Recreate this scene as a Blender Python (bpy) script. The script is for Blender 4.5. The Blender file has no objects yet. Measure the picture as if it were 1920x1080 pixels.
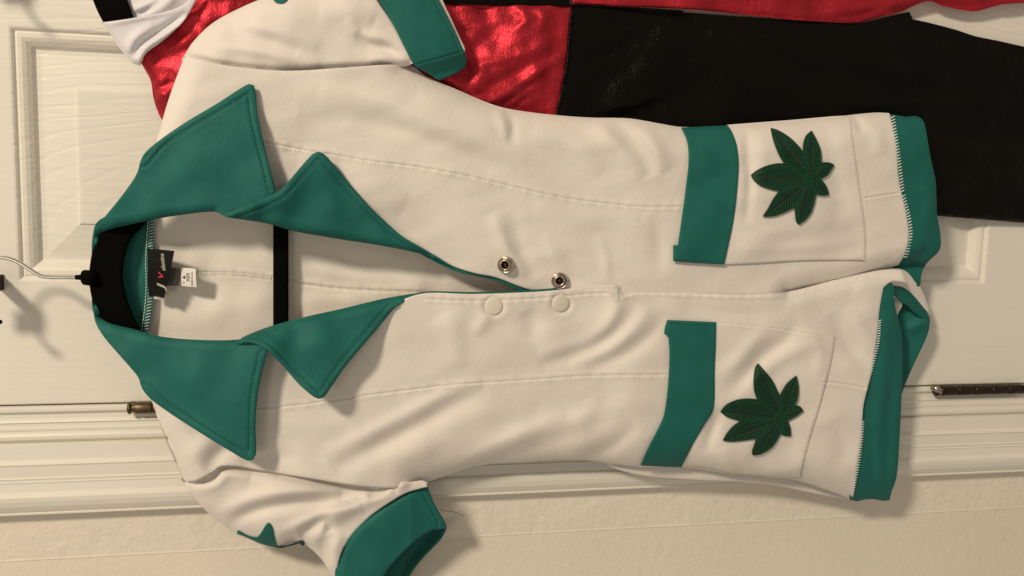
import bpy, math, random
import numpy as np
from mathutils import Vector, Matrix
from mathutils.geometry import delaunay_2d_cdt

C = bpy.context.scene
COL = C.collection
random.seed(7)
rng = np.random.RandomState(7)

# ------------------------------------------------------------------ camera
# The photograph is a phone picture turned on its side: world "up" runs to the left of the frame.
# World: X to the right along the door, Z up, Y into the door (door face is Y = 0).
F = 1707.0                       # focal length in photo pixels (1920 wide), 32 mm on 36 mm
U = 0.0005                       # one photo pixel at the door plane, metres
def _n(v): v = np.array(v, float); return v/np.linalg.norm(v)
UPc = -_n((8390, -18, -F))
RTc = -_n((-378, -14300, -F)); RTc = _n(RTc-UPc*np.dot(RTc, UPc))
FWc = np.cross(UPc, RTc)
RM = np.array([RTc, FWc, UPc])   # camera vector -> world vector
CAMPOS = np.array([0.0, 0.0, 1.5]) - RM @ np.array([0, 0, -1.0])*(F*U)
CAMPOS = CAMPOS + np.array([0, 0, 0])
# put the door plane (Y=0) through the point on the optical axis
cam = bpy.data.cameras.new('camera'); co = bpy.data.objects.new('camera', cam); COL.objects.link(co)
cam.lens = 32; cam.sensor_width = 36; cam.clip_start = 0.02; cam.clip_end = 60
m = Matrix([[*RM[0], CAMPOS[0]], [*RM[1], CAMPOS[1]], [*RM[2], CAMPOS[2]], [0, 0, 0, 1]])
co.matrix_world = m
C.camera = co
C.render.resolution_x = 1024; C.render.resolution_y = 576

def W(x, y, h):
    """measured position (photo px) at height h (px units) in front of the door -> world point"""
    x = np.asarray(x, float); y = np.asarray(y, float); h = np.asarray(h, float)+0*x
    d = np.stack([x-960, -(y-540), -F+0*x], -1) @ RM.T
    t = (-h*U - CAMPOS[1])/d[..., 1]
    return CAMPOS + d*t[..., None]

# ------------------------------------------------------------------ light
w = bpy.data.worlds.new('World'); C.world = w; w.use_nodes = True
bg = w.node_tree.nodes['Background']
bg.inputs[0].default_value = (1.0, 0.875, 0.71, 1); bg.inputs[1].default_value = 0.31
def lamp(name, x, y, h, power, radius, col):
    l = bpy.data.lights.new(name, 'POINT'); l.energy = power; l.shadow_soft_size = radius; l.color = col
    o = bpy.data.objects.new(name, l); COL.objects.link(o)
    fx, fy = W(960, 540, 0), None
    # offset in wall axes: image right = -Z, image down = -X
    o.location = (fx[0]-(y-540)*U, -h*U, fx[2]-(x-960)*U)
    return o
lamp('ceiling_lamp', -3050, -2850, 4150, 318, 0.21, (1.0, 0.852, 0.66))
lamp('fill_lamp', -1500, 1300, 4600, 19, 0.35, (1.0, 0.86, 0.68))  # added weak fill, not a lamp known in the room
C.view_settings.view_transform = 'Standard'; C.view_settings.look = 'None'
C.view_settings.gamma = 1; C.view_settings.exposure = 0
C.render.engine = 'CYCLES'

# ------------------------------------------------------------------ materials
def mat(name, col, rough=0.8, metal=0.0, sheen=0.0, mott=0.0, mscale=30, bumps=(), spec=0.5, col2=None, coat=0.0):
    """bumps: list of (scale, strength(distance m), detail, stretch)"""
    M = bpy.data.materials.new(name); M.use_nodes = True; nt = M.node_tree; N = nt.nodes; L = nt.links
    b = N['Principled BSDF']
    b.inputs['Base Color'].default_value = (*col, 1); b.inputs['Roughness'].default_value = rough
    b.inputs['Metallic'].default_value = metal; b.inputs['Specular IOR Level'].default_value = spec
    b.inputs['Sheen Weight'].default_value = sheen; b.inputs['Coat Weight'].default_value = coat
    b.inputs['Sheen Roughness'].default_value = 0.5
    tc = N.new('ShaderNodeNewGeometry')
    if mott > 0 or col2:
        n = N.new('ShaderNodeTexNoise'); n.inputs['Scale'].default_value = mscale; n.inputs['Detail'].default_value = 5
        L.new(tc.outputs['Position'], n.inputs['Vector'])
        r = N.new('ShaderNodeValToRGB'); r.color_ramp.elements[0].position = 0.3; r.color_ramp.elements[1].position = 0.7
        c2 = col2 or tuple(c*(1-mott) for c in col)
        r.color_ramp.elements[0].color = (*c2, 1); r.color_ramp.elements[1].color = (*col, 1)
        L.new(n.outputs['Fac'], r.inputs['Fac']); L.new(r.outputs['Color'], b.inputs['Base Color'])
    prev = None
    for (sc, dist, det, st) in bumps:
        mp = N.new('ShaderNodeMapping'); mp.inputs['Scale'].default_value = st
        L.new(tc.outputs['Position'], mp.inputs['Vector'])
        n = N.new('ShaderNodeTexNoise'); n.inputs['Scale'].default_value = sc; n.inputs['Detail'].default_value = det
        L.new(mp.outputs[0], n.inputs['Vector'])
        bp = N.new('ShaderNodeBump'); bp.inputs['Strength'].default_value = 1.0; bp.inputs['Distance'].default_value = dist
        L.new(n.outputs['Fac'], bp.inputs['Height'])
        if prev: L.new(prev.outputs[0], bp.inputs['Normal'])
        prev = bp
    if prev: L.new(prev.outputs[0], b.inputs['Normal'])
    return M
I3 = (1, 1, 1)
M_white = mat('ivory_scuba_knit', (0.80, 0.748, 0.695), 0.8, sheen=0.10, mott=0.06, mscale=26, bumps=[(1100, 0.0003, 2, I3), (240, 0.00018, 3, I3), (30, 0.0006, 3, I3)], spec=0.25)
M_inner = mat('ivory_knit_reverse', (0.80, 0.76, 0.70), 0.85, mott=0.05, mscale=30, bumps=[(700, 0.0002, 2, I3), (45, 0.0010, 3, I3)], spec=0.2)
M_teal = mat('teal_scuba_knit', (0.009, 0.138, 0.118), 0.64, sheen=0.0, mott=0.14, mscale=60, bumps=[(1100, 0.00035, 2, I3), (260, 0.0002, 3, I3), (50, 0.0007, 3, I3)], spec=0.3)
M_stitch_w = mat('ivory_thread', (0.82, 0.78, 0.70), 0.6)
M_stitch_b = mat('pale_blue_white_thread', (0.72, 0.80, 0.78), 0.55)
M_stitch_t = mat('dark_teal_thread', (0.006, 0.045, 0.042), 0.6)
M_leaf = mat('dark_green_embroidery', (0.005, 0.060, 0.025), 0.5, mott=0.4, mscale=500, bumps=[(1500, 0.0003, 2, I3)], spec=0.25)
M_leafedge = mat('satin_stitch_border', (0.006, 0.040, 0.016), 0.5, bumps=[(1800, 0.0003, 2, I3)])
M_leafvein = mat('blackish_green_thread', (0.0015, 0.012, 0.006), 0.5)
M_black = mat('black_velvet', (0.003, 0.0027, 0.0025), 0.95, sheen=0.0, spec=0.05, bumps=[(1500, 0.0003, 2, I3)])
M_chrome = mat('polished_steel_wire', (0.78, 0.76, 0.72), 0.22, metal=1.0)
M_snap = mat('nickel_snap', (0.46, 0.40, 0.34), 0.24, metal=1.0)
M_bronze = mat('aged_bronze', (0.17, 0.13, 0.075), 0.42, metal=0.9, mott=0.45, mscale=160, bumps=[(500, 0.0003, 3, I3)])
M_bronze2 = mat('dark_oiled_bronze', (0.07, 0.05, 0.032), 0.38, metal=0.9, mott=0.5, mscale=180, bumps=[(400, 0.0004, 3, I3)])
M_bracket = mat('brown_painted_steel', (0.10, 0.075, 0.06), 0.5, metal=0.3)
M_labelblk = mat('black_satin_label', (0.004, 0.003, 0.003), 0.6, spec=0.2, mott=0.4, mscale=300)
M_tag = mat('white_satin_tag', (0.80, 0.76, 0.72), 0.6)
M_tagback = mat('grey_sheer_tag', (0.20, 0.18, 0.15), 0.7, mott=0.3, mscale=400)
M_inkblk = mat('black_print', (0.02, 0.018, 0.018), 0.7)
M_inkcream = mat('cream_thread_print', (0.42, 0.40, 0.30), 0.6)
M_inkred = mat('red_thread_print', (0.62, 0.03, 0.06), 0.6)
M_red = mat('red_foil_spandex', (0.62, 0.030, 0.050), 0.44, metal=0.8, mott=0.35, mscale=45,
            bumps=[(700, 0.0005, 2, I3), (36, 0.0034, 4, (1, 1, 1))], spec=0.6)
M_blk = mat('black_foil_spandex', (0.004, 0.003, 0.0022), 0.32, metal=0.0, bumps=[(600, 0.0006, 2, I3), (30, 0.0045, 5, I3)], spec=0.12, mott=0.5, mscale=12)
M_blk2 = mat('matte_black_spandex', (0.010, 0.008, 0.006), 0.7, bumps=[(500, 0.0005, 2, I3), (40, 0.003, 4, I3)], spec=0.15, mott=0.5, mscale=15)
M_puff = mat('white_spandex', (0.74, 0.72, 0.76), 0.6, sheen=0.2, bumps=[(900, 0.00015, 2, I3), (40, 0.0015, 3, I3)])

def door_material(name, amt):
    M = mat(name, (0.82, 0.785, 0.71), 0.42, mott=0.03, mscale=9, spec=0.4)
    nt = M.node_tree; N = nt.nodes; L = nt.links; b = N['Principled BSDF']
    g = N.new('ShaderNodeNewGeometry')
    mp = N.new('ShaderNodeMapping'); mp.inputs['Scale'].default_value = (1, 1, 0.26)
    L.new(g.outputs['Position'], mp.inputs['Vector'])
    wv = N.new('ShaderNodeTexWave'); wv.wave_type = 'RINGS'; wv.rings_direction = 'SPHERICAL'
    wv.inputs['Scale'].default_value = 30; wv.inputs['Distortion'].default_value = 5.0
    wv.inputs['Detail'].default_value = 3; wv.inputs['Detail Scale'].default_value = 1.2
    off = N.new('ShaderNodeMapping'); off.inputs['Location'].default_value = (-0.06, 0, -0.435)
    L.new(mp.outputs[0], off.inputs['Vector']); L.new(off.outputs[0], wv.inputs['Vector'])
    rp = N.new('ShaderNodeValToRGB'); rp.color_ramp.elements[0].position = 0.80; rp.color_ramp.elements[1].position = 1.0
    rp.color_ramp.elements[0].color = (0, 0, 0, 1)
    L.new(wv.outputs['Fac'], rp.inputs['Fac'])
    # how strong the grain is varies over the door
    nv = N.new('ShaderNodeTexNoise'); nv.inputs['Scale'].default_value = 9; L.new(g.outputs['Position'], nv.inputs['Vector'])
    mul = N.new('ShaderNodeMath'); mul.operation = 'MULTIPLY'; L.new(rp.outputs['Color'], mul.inputs[0]); L.new(nv.outputs['Fac'], mul.inputs[1])
    b1 = N.new('ShaderNodeBump'); b1.inputs['Distance'].default_value = 0.00028*amt; b1.inputs['Strength'].default_value = 1; b1.invert = True
    L.new(mul.outputs[0], b1.inputs['Height'])
    st = N.new('ShaderNodeMapping'); st.inputs['Scale'].default_value = (1, 1, 0.05); L.new(g.outputs['Position'], st.inputs['Vector'])
    n2 = N.new('ShaderNodeTexNoise'); n2.inputs['Scale'].default_value = 230; n2.inputs['Detail'].default_value = 3
    L.new(st.outputs[0], n2.inputs['Vector'])
    b2 = N.new('ShaderNodeBump'); b2.inputs['Distance'].default_value = 0.00015+0.0003*amt; b2.inputs['Strength'].default_value = 1
    L.new(n2.outputs['Fac'], b2.inputs['Height']); L.new(b1.outputs[0], b2.inputs['Normal'])
    L.new(b2.outputs[0], b.inputs['Normal'])
    return M
M_door = door_material('cream_paint_embossed_grain', 1.0)
M_door2 = door_material('cream_paint_faint_grain', 0.22)
M_trim = mat('cream_gloss_trim', (0.80, 0.77, 0.69), 0.38, mott=0.03, mscale=12, spec=0.45,
             bumps=[(60, 0.0005, 4, (1, 1, 0.3)), (420, 0.0001, 2, I3)])
M_wall = mat('cream_orange_peel_plaster', (0.78, 0.72, 0.625), 0.65, mott=0.04, mscale=10,
             bumps=[(85, 0.0014, 3, I3), (320, 0.0003, 2, I3)], spec=0.3)
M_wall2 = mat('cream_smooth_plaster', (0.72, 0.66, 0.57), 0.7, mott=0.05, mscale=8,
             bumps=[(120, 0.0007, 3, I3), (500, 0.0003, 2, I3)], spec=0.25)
M_dark = mat('gap_shade', (0.012, 0.008, 0.006), 0.9)

# ------------------------------------------------------------------ object helpers
def thing(name, loc, label, cat, group=None):
    o = bpy.data.objects.new(name, None); COL.objects.link(o); o.location = loc; o.empty_display_size = 0.02
    o['label'] = label; o['category'] = cat
    if group: o['group'] = group
    bpy.context.view_layer.update()
    return o
def wloc(o):
    v = Vector((0, 0, 0))
    while o: v += o.location; o = o.parent
    return v
def obj(name, verts, faces, material, parent=None, smooth=True, label=None, kind=None):
    me = bpy.data.meshes.new(name)
    v = np.asarray(verts, float).reshape(-1, 3)
    if parent: v = v - np.array(wloc(parent))
    me.from_pydata(v.tolist(), [], [tuple(int(i) for i in f) for f in faces]); me.update()
    me.materials.append(material)
    me.polygons.foreach_set('use_smooth', [smooth]*len(me.polygons))
    o = bpy.data.objects.new(name, me); COL.objects.link(o)
    if parent: o.parent = parent
    if label: o['label'] = label
    if kind: o['kind'] = kind
    return o

def smooth_loop(pts, step, closed=True, corner=42):
    """Catmull-Rom through pts; points with a sharp turn stay corners; resampled at step"""
    P = [np.array(p, float) for p in pts]; n = len(P)
    def turn(i):
        if not closed and i in (0, n-1): return 180
        a = P[i]-P[i-1]; b = P[(i+1) % n]-P[i]
        c = np.dot(a, b)/(np.linalg.norm(a)*np.linalg.norm(b)+1e-9)
        return math.degrees(math.acos(max(-1, min(1, c))))
    cor = [turn(i) > corner for i in range(n)]
    out = []
    rngi = range(n) if closed else range(n-1)
    for i in rngi:
        p1, p2 = P[i], P[(i+1) % n]
        p0 = p1-(p2-p1)*0.3 if cor[i] else P[i-1]
        p3 = p2+(p2-p1)*0.3 if cor[(i+1) % n] else P[(i+2) % n]
        L = np.linalg.norm(p2-p1); k = max(1, int(round(L/step)))
        l0 = np.linalg.norm(p1-p0)+1e-6; l2 = np.linalg.norm(p3-p2)+1e-6
        t1 = (p2-p0)/(l0+L)*L; t2 = (p3-p1)/(L+l2)*L
        for j in range(k):
            t = j/k; t_2 = t*t; t_3 = t_2*t
            out.append((2*t_3-3*t_2+1)*p1+(t_3-2*t_2+t)*t1+(-2*t_3+3*t_2)*p2+(t_3-t_2)*t2)
    if not closed: out.append(P[-1])
    return np.array(out)

def dist_poly(x, y, pl, closed=False):
    """distance and parameter (0..1) to a polyline"""
    pl = np.asarray(pl, float); A = pl; B = np.roll(pl, -1, 0)
    if not closed: A = pl[:-1]; B = pl[1:]
    seg = np.linalg.norm(B-A, axis=1); cum = np.concatenate([[0], np.cumsum(seg)]); tot = cum[-1]
    best = np.full(x.shape, 1e9); par = np.zeros(x.shape); side = np.zeros(x.shape)
    for i in range(len(A)):
        d = B[i]-A[i]; l2 = d@d+1e-9
        t = np.clip(((x-A[i][0])*d[0]+(y-A[i][1])*d[1])/l2, 0, 1)
        dx = x-(A[i][0]+t*d[0]); dy = y-(A[i][1]+t*d[1]); q = np.hypot(dx, dy)
        mk = q < best
        best = np.where(mk, q, best); par = np.where(mk, (cum[i]+t*seg[i])/tot, par)
        side = np.where(mk, np.sign(d[0]*dy-d[1]*dx), side)
    return best, par, side
def inside(x, y, poly):
    c = np.zeros(x.shape, bool); n = len(poly)
    for i in range(n):
        x1, y1 = poly[i]; x2, y2 = poly[(i+1) % n]
        if y1 == y2: continue
        cnd = ((y1 > y) != (y2 > y)) & (x < (x2-x1)*(y-y1)/(y2-y1)+x1)
        c ^= cnd
    return c

def stroke(x, y, pts, sig, amp, asym=None):
    """a fold: ridge (amp>0) or valley (amp<0) along pts; sig may differ on the two sides"""
    pl = smooth_loop(pts, 12, closed=False, corner=170)
    d, t, s = dist_poly(x, y, pl)
    sg = sig if asym is None else np.where(s > 0, sig, asym)
    tp = np.sin(np.pi*np.clip(t, 0.0, 1))**0.6
    return amp*tp*np.exp(-(d/sg)**2)
_nz = {}
def nz(x, y, scale, seed, n=9):
    k = (seed, n)
    if k not in _nz:
        r = np.random.RandomState(seed); _nz[k] = (r.uniform(0, 6.283, n), r.uniform(0.6, 1.5, n), r.uniform(0, 6.283, n))
    a, f, p = _nz[k]; v = 0
    for i in range(n):
        v = v+np.sin((x*np.cos(a[i])+y*np.sin(a[i]))*f[i]*6.283/scale+p[i])
    return v/math.sqrt(n)

def panel(name, outline, H, material, parent, step=5.0, T=5.0, refine=(), roundr=2.5, label=None, kind=None, bottom=None, corner=42):
    """a sewn cloth piece: outline in measured px, height H(x,y) px; closed shell of thickness T"""
    B = smooth_loop(outline, step*0.9, corner=corner)
    x0, y0 = B.min(0); x1, y1 = B.max(0)
    gy = np.arange(y0, y1, step*0.866); pts = []
    for r_, yy in enumerate(gy):
        gx = np.arange(x0+(r_ % 2)*step/2, x1, step); pts.append(np.stack([gx, np.full_like(gx, yy)], 1))
    G = np.concatenate(pts) if pts else np.zeros((0, 2))
    dB, _, _ = dist_poly(G[:, 0], G[:, 1], B, True)
    ok = inside(G[:, 0], G[:, 1], B) & (dB > step*0.55)
    G = G[ok]
    extra = []
    nB = len(B); tan = np.roll(B, -1, 0)-np.roll(B, 1, 0); tan /= (np.linalg.norm(tan, axis=1)[:, None]+1e-9)
    nor = np.stack([-tan[:, 1], tan[:, 0]], 1)
    area = 0.5*np.sum(B[:, 0]*np.roll(B[:, 1], -1)-np.roll(B[:, 0], -1)*B[:, 1])
    if area < 0: nor = -nor
    for off in (roundr*0.35, roundr):
        R = B+nor*off; d, _, _ = dist_poly(R[:, 0], R[:, 1], B, True)
        R = R[inside(R[:, 0], R[:, 1], B) & (d > off*0.9)]; extra.append(R)
    if len(G):
        d, _, _ = dist_poly(G[:, 0], G[:, 1], B, True); G = G[d > roundr+step*0.35]
    for (pl, offs) in refine:
        P = smooth_loop(pl, max(2.2, step*0.6), closed=False, corner=170)
        tn = np.gradient(P, axis=0); tn /= (np.linalg.norm(tn, axis=1)[:, None]+1e-9); nn = np.stack([-tn[:, 1], tn[:, 0]], 1)
        if len(G):
            d, _, _ = dist_poly(G[:, 0], G[:, 1], P); G = G[d > max(abs(o) for o in offs)+step*0.3]
        for o_ in offs:
            R = P+nn*o_; d, _, _ = dist_poly(R[:, 0], R[:, 1], B, True)
            extra.append(R[inside(R[:, 0], R[:, 1], B) & (d > roundr+0.8)])
    allp = np.concatenate([B, G]+extra)
    edges = [(i, (i+1) % nB) for i in range(nB)]
    vs, es, fs, ov, oe, of = delaunay_2d_cdt([Vector(p) for p in allp], edges, [], 1, 1e-4)
    V = np.array([(v.x, v.y) for v in vs]); bmap = {}
    for i, o_ in enumerate(ov):
        for k in o_:
            if k < nB: bmap[k] = i
    x, y = V[:, 0], V[:, 1]
    h = H(x, y)
    d, _, _ = dist_poly(x, y, B, True)
    q = np.clip(1-d/roundr, 0, 1)
    drop = (T*0.5)*(1-np.sqrt(np.clip(1-q*q, 0, 1)))
    hi = h-drop
    lo = h-T+drop if bottom is None else np.minimum(hi-0.2, bottom+0*h)
    n = len(V)
    verts = np.concatenate([W(x, y, hi), W(x, y, lo)])
    faces = []
    used = set()
    for f in fs:
        a, b_, c_ = f
        cr = (V[b_]-V[a])[0]*(V[c_]-V[a])[1]-(V[b_]-V[a])[1]*(V[c_]-V[a])[0]
        if cr > 0: a, c_ = c_, a      # image y is down: front faces look at the camera
        faces.append((a, b_, c_)); faces.append((a+n, c_+n, b_+n))
    sgn = area > 0
    for i in range(nB):
        a = bmap.get(i); b_ = bmap.get((i+1) % nB)
        if a is None or b_ is None or a == b_: continue
        faces.append((a, b_, b_+n, a+n) if not sgn else (b_, a, a+n, b_+n))
    return obj(name, verts, faces, material, parent, True, label, kind)

def dashes(name, lines, H, material, parent, ln=6, gap=3, wid=1.0, rise=0.6, perp=False, plen=8, slant=0.0, jit=0.15, label=None):
    """rows of sewing stitches as small solid dashes lying on the cloth"""
    V = []; Fc = []
    for pl in lines:
        P = smooth_loop(pl, 1.5, closed=False, corner=170)
        seg = np.linalg.norm(np.diff(P, axis=0), axis=1); cum = np.concatenate([[0], np.cumsum(seg)])
        s = 0
        while s < cum[-1]-ln:
            c = np.array([np.interp(s+ln/2, cum, P[:, 0]), np.interp(s+ln/2, cum, P[:, 1])])
            c2 = np.array([np.interp(s+ln/2+1, cum, P[:, 0]), np.interp(s+ln/2+1, cum, P[:, 1])])
            t = c2-c; t = t/(np.linalg.norm(t)+1e-9); nn = np.array([-t[1], t[0]])
            if perp: a_ = nn+t*slant; a_ /= np.linalg.norm(a_); L_ = plen
            else: a_ = t; L_ = ln
            a_ = a_+rng.uniform(-jit, jit, 2)*0.5; a_ /= np.linalg.norm(a_); b_ = np.array([-a_[1], a_[0]])
            q = []
            for (u_, v_, up) in ((-.5, 0, 0), (-.3, -.5, .4), (.3, -.5, .4), (.5, 0, 0), (.3, .5, .4), (-.3, .5, .4), (-.25, 0, 1), (.25, 0, 1)):
                p = c+a_*u_*L_+b_*v_*wid; q.append((p[0], p[1], up*rise))
            q = np.array(q); hh = H(q[:, 0], q[:, 1])+q[:, 2]
            k = len(V); V.extend(W(q[:, 0], q[:, 1], hh).tolist())
            for f in ((0, 6, 1), (1, 6, 7, 2), (2, 7, 3), (3, 7, 4), (4, 7, 6, 5), (5, 6, 0)): Fc.append([k+i for i in f])
            s += ln+gap
    return obj(name, V, Fc, material, parent, True, label, 'stuff')

def tube(pts3, r, sides=10):
    P = np.asarray(pts3, float); n = len(P); V = []; Fc = []
    T_ = np.gradient(P, axis=0); T_ /= np.linalg.norm(T_, axis=1)[:, None]
    ref = np.array([0.13, 1, 0.07]); rr = np.asarray(r)*np.ones(n)
    for i in range(n):
        a = np.cross(T_[i], ref); a /= np.linalg.norm(a); b_ = np.cross(T_[i], a)
        for k in range(sides):
            an = 2*math.pi*k/sides; V.append(P[i]+rr[i]*(math.cos(an)*a+math.sin(an)*b_))
    for i in range(n-1):
        for k in range(sides):
            k2 = (k+1) % sides; Fc.append((i*sides+k, i*sides+k2, (i+1)*sides+k2, (i+1)*sides+k))
    Fc.append(tuple(range(sides))[::-1]); Fc.append(tuple((n-1)*sides+k for k in range(sides)))
    return V, Fc
def lathe(base, axis, prof, sides=40):
    """profile [(radius, height)] in metres around axis"""
    ax = _n(axis); a = _n(np.cross(ax, (0.2, 0.3, 1))); b_ = np.cross(ax, a); V = []; Fc = []
    for (r, h) in prof:
        for k in range(sides):
            an = 2*math.pi*k/sides; V.append(np.array(base)+ax*h+r*(math.cos(an)*a+math.sin(an)*b_))
    for i in range(len(prof)-1):
        for k in range(sides):
            k2 = (k+1) % sides; Fc.append((i*sides+k, i*sides+k2, (i+1)*sides+k2, (i+1)*sides+k))
    Fc.append(tuple((len(prof)-1)*sides+k for k in range(sides)))
    return V, Fc
def boxw(x0, x1, y0, y1, z0, z1):
    V = [(x, y, z) for x in (x0, x1) for y in (y0, y1) for z in (z0, z1)]
    Fc = [(0, 1, 3, 2), (4, 6, 7, 5), (0, 4, 5, 1), (2, 3, 7, 6), (0, 2, 6, 4), (1, 5, 7, 3)]
    return V, Fc
def merge(parts):
    V = []; Fc = []
    for v, f in parts:
        k = len(V); V.extend([tuple(p) for p in v]); Fc.extend([tuple(i+k for i in q) for q in f])
    return V, Fc

# ================================================================== SETTING: wall, casing, door
ZT = W(-700, 540, 0)[2]; ZB = W(2700, 540, 0)[2]
def wx(y, x=0): return float(W(x, y, 0)[0])       # world X of a line that crosses measured column x at row y
def extrude_profile(name, prof, material, parent=None, kind=None, smooth=False, label=None, nz_=40, hs=1.0):
    V = []; Fc = []
    zs = np.linspace(ZB, ZT, nz_); n = len(prof)
    for z in zs:
        for (X, h) in prof: V.append((X, -(h*hs if h > -13 else h)*U, z))
    for j in range(nz_-1):
        for i in range(n-1): Fc.append((j*n+i, j*n+i+1, (j+1)*n+i+1, (j+1)*n+i))
    return obj(name, V, Fc, material, parent, smooth, label, kind)

# door casing + jamb: profile measured down the left edge of the picture
cas = [(763, -40), (763.6, -4), (765, -1), (768, 1.5), (773, 1.5), (776, 0), (778, -2.5), (788, -2.5), (791, -0.5), (794, 0.5),
       (797, -1), (803, -1), (805, 1), (809, 1), (811, -0.5), (814, 2.5), (819, 4), (825, 3.6), (829, 1), (831.5, -1.5), (832.2, 4.5), (833.5, 6),
       (862, 6.5), (866, 9), (869, 11), (872, 10), (893, 9.5), (895, 11), (897, 10.5), (900, 10.2), (901.5, 11.5), (904, 10.8),
       (920, 11.5), (924, 14.5), (928, 15.5), (936, 15), (946, 13), (955, 9.5), (960, 7), (961, 7.6), (964, 7.4), (965, 6), (965.2, -16)]
casing = thing('door_casing', (wx(870), 0, 1.5), 'cream painted moulded trim running alongside the hinge edge of the door', 'door frame')
split = 20   # jamb and stop strip, then the flat moulded casing
extrude_profile('door_stop', [(wx(y), h) for y, h in cas[:21]], M_trim, casing, hs=1.5)
extrude_profile('moulding', [(wx(y), h) for y, h in cas[20:]], M_trim, casing, hs=1.45)
# added near-black strip: the shade of the door gap put into its colour
v, f = boxw(wx(768), wx(754), 0.016, 0.02, ZB, ZT); obj('gap_shade_strip', v, f, M_dark, None, False, None, 'structure')
# wall beside the casing, an inside corner and the next wall
WH = -12
Xc = wx(1058)
wp = [(wx(958), WH), (wx(975), WH)]+[(wx(y), WH) for y in (990, 1010, 1030, 1050)]+[(wx(1055.5), WH), (wx(1057), WH+0.8), (wx(1058.5), WH+0.9)]
extrude_profile('wall', wp, M_wall, None, 'structure', False, None, 4)
w2 = [(wx(1058.5), WH+0.9), (wx(1060), WH+0.4), (wx(1120), WH+14), (wx(1500), WH+110)]
extrude_profile('side_wall', w2, M_wall2, None, 'structure', False, None, 4)

# door leaf with one tall moulded panel
door = thing('panel_door', (wx(300), 0, 1.5), 'cream painted moulded panel door with embossed wood grain behind the hanging clothes', 'door')
xr = wx(760.3); xl = wx(-1100)
pz1 = float(W(33, 528, 0)[2]); px0 = float(W(33, 528, 0)[0])     # lower-left-in-picture corner = upper-left of the panel
px1 = float(W(17, 46, 0)[0]); pz0 = float(W(1848, 528, 0)[2])
prof = [(0, 0), (3, -0.6), (6, -3), (8, -6), (10, -5.6), (12, -4.4), (18, -5), (24, -8), (30, -13), (35, -19), (36, -19.6), (43, -19.6), (97, -11.5), (99, -8.6), (103, -8.2)]
def ring(i, h):
    a = i*U
    return [(px0+a, -h*U, pz0+a), (px1-a, -h*U, pz0+a), (px1-a, -h*U, pz1-a), (px0+a, -h*U, pz1-a)]
V = []; Fc = []
for i, h in prof: V += ring(i, h)
for k in range(len(prof)-1):
    for j in range(4):
        j2 = (j+1) % 4; Fc.append((k*4+j, k*4+j2, (k+1)*4+j2, (k+1)*4+j))
e = (len(prof)-1)*4; Fc.append((e, e+1, e+2, e+3))
obj('door_panel', V, Fc, M_door, door, False)
# the second panel beyond (upwards in the picture) shares the profile
gapX = 0.115
V2 = [(p[0]+(px1-px0)+gapX, p[1], p[2]) for p in V]
obj('door_panel', V2, [tuple(q) for q in Fc], M_door, door, False)
# slab around the panels
b = 6*U
cols = [xr-0.0015*0, px0, px1, px0+(px1-px0)+gapX, px1+(px1-px0)+gapX, xl]
V = []; Fc = []
edge = [(xr, 38*U), (xr, 3*U), (xr+1.2*U, 0.8*U), (xr+3*U, 0)]
rows = [ZB, pz0, pz1, ZT]
cs = [edge[3][0], px0, px1, px0+(px1-px0)+gapX, px1+(px1-px0)+gapX, xl]
for z in rows:
    for X in cs: V.append((X, 0, z))
for j in range(3):
    for i in range(5):
        if j == 1 and i in (1, 3): continue
        Fc.append((j*6+i, j*6+i+1, (j+1)*6+i+1, (j+1)*6+i))
k = len(V)
for (X, Y) in edge:
    V.append((X, Y, ZB)); V.append((X, Y, ZT))
nf = len(Fc)
for i in range(3): Fc.append((k+2*i, k+2*i+2, k+2*i+3, k+2*i+1))
sl = obj('slab', V, Fc, M_door2, door, False); sl.data.materials.append(M_door)
for pi, pf in enumerate(sl.data.polygons):
    if pi < nf and pf.center.x+door.location.x > px1-0.001: pf.material_index = 1

# ---- hinges
def hinge(xa, xb, yc, label, big):
    """barrel from measured column xa to xb around row yc"""
    p0 = W(xa, yc, 9); X = p0[0]; z0 = p0[2]; z1 = W(xb, yc, 9)[2]
    Hh = z0-z1; R = 10.5*U
    t = thing('door_hinge', (X, -9*U, (z0+z1)/2), label, 'hinge', 'hinges on the door edge')
    mt = M_bronze2 if big else M_bronze
    # barrel with knuckle joints
    pr = [(0.0, 0.0)]
    n = 5; g = 0.0006
    base = (X, -9*U, z1)
    for i in range(n):
        a = Hh*i/n; b2 = Hh*(i+1)/n
        pr = [(R*0.8, a), (R*0.97, a+g), (R, a+2*g), (R, b2-2*g), (R*0.97, b2-g), (R*0.8, b2)]
        v, f = lathe(base, (0, 0, 1), pr, 24); obj('knuckle', v, f+[tuple(range(24))[::-1]], mt, t)
    top = (X, -9*U, z0)
    v, f = lathe(top, (0, 0, 1), [(R*0.75, -0.0005), (R*0.78, 0.0012), (R*0.5, 0.0022), (R*0.95, 0.003), (R*1.05, 0.0042), (R*0.95, 0.0056), (R*0.5, 0.0064), (0.0002, 0.0066)], 24)
    obj('finial', v, f, mt, t)
    for s in (-1, 1):
        v, f = boxw(X-0.003*0+s*0.001, X+s*0.012, -0.0012, 0.001, z1+0.001, z0-0.001)
    v, f = boxw(X-0.0016, X+0.0016, -0.0030, 0.018, z1+0.0006, z0-0.0006); obj('leaf_plate', v, f, mt, t, False)
    return t
hinge(253, 420, 765, 'bronze hinge barrel with a ball tip beside the teal shirt collar', False)
h2 = hinge(1762, 1918, 733, 'dark bronze hinge barrel below the hem of the romper legs', True)
# the bare nose of the second hinge catches the light
p = W(1753, 728, 12)
v, f = merge([tube([W(1746, 727.5, 4), W(1752, 727.5, 12), W(1760, 732, 15), W(1764, 735, 13)], [0.0012, 0.0028, 0.0034, 0.003], 12)])
obj('pin_head', v, f, M_snap, h2)

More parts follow.
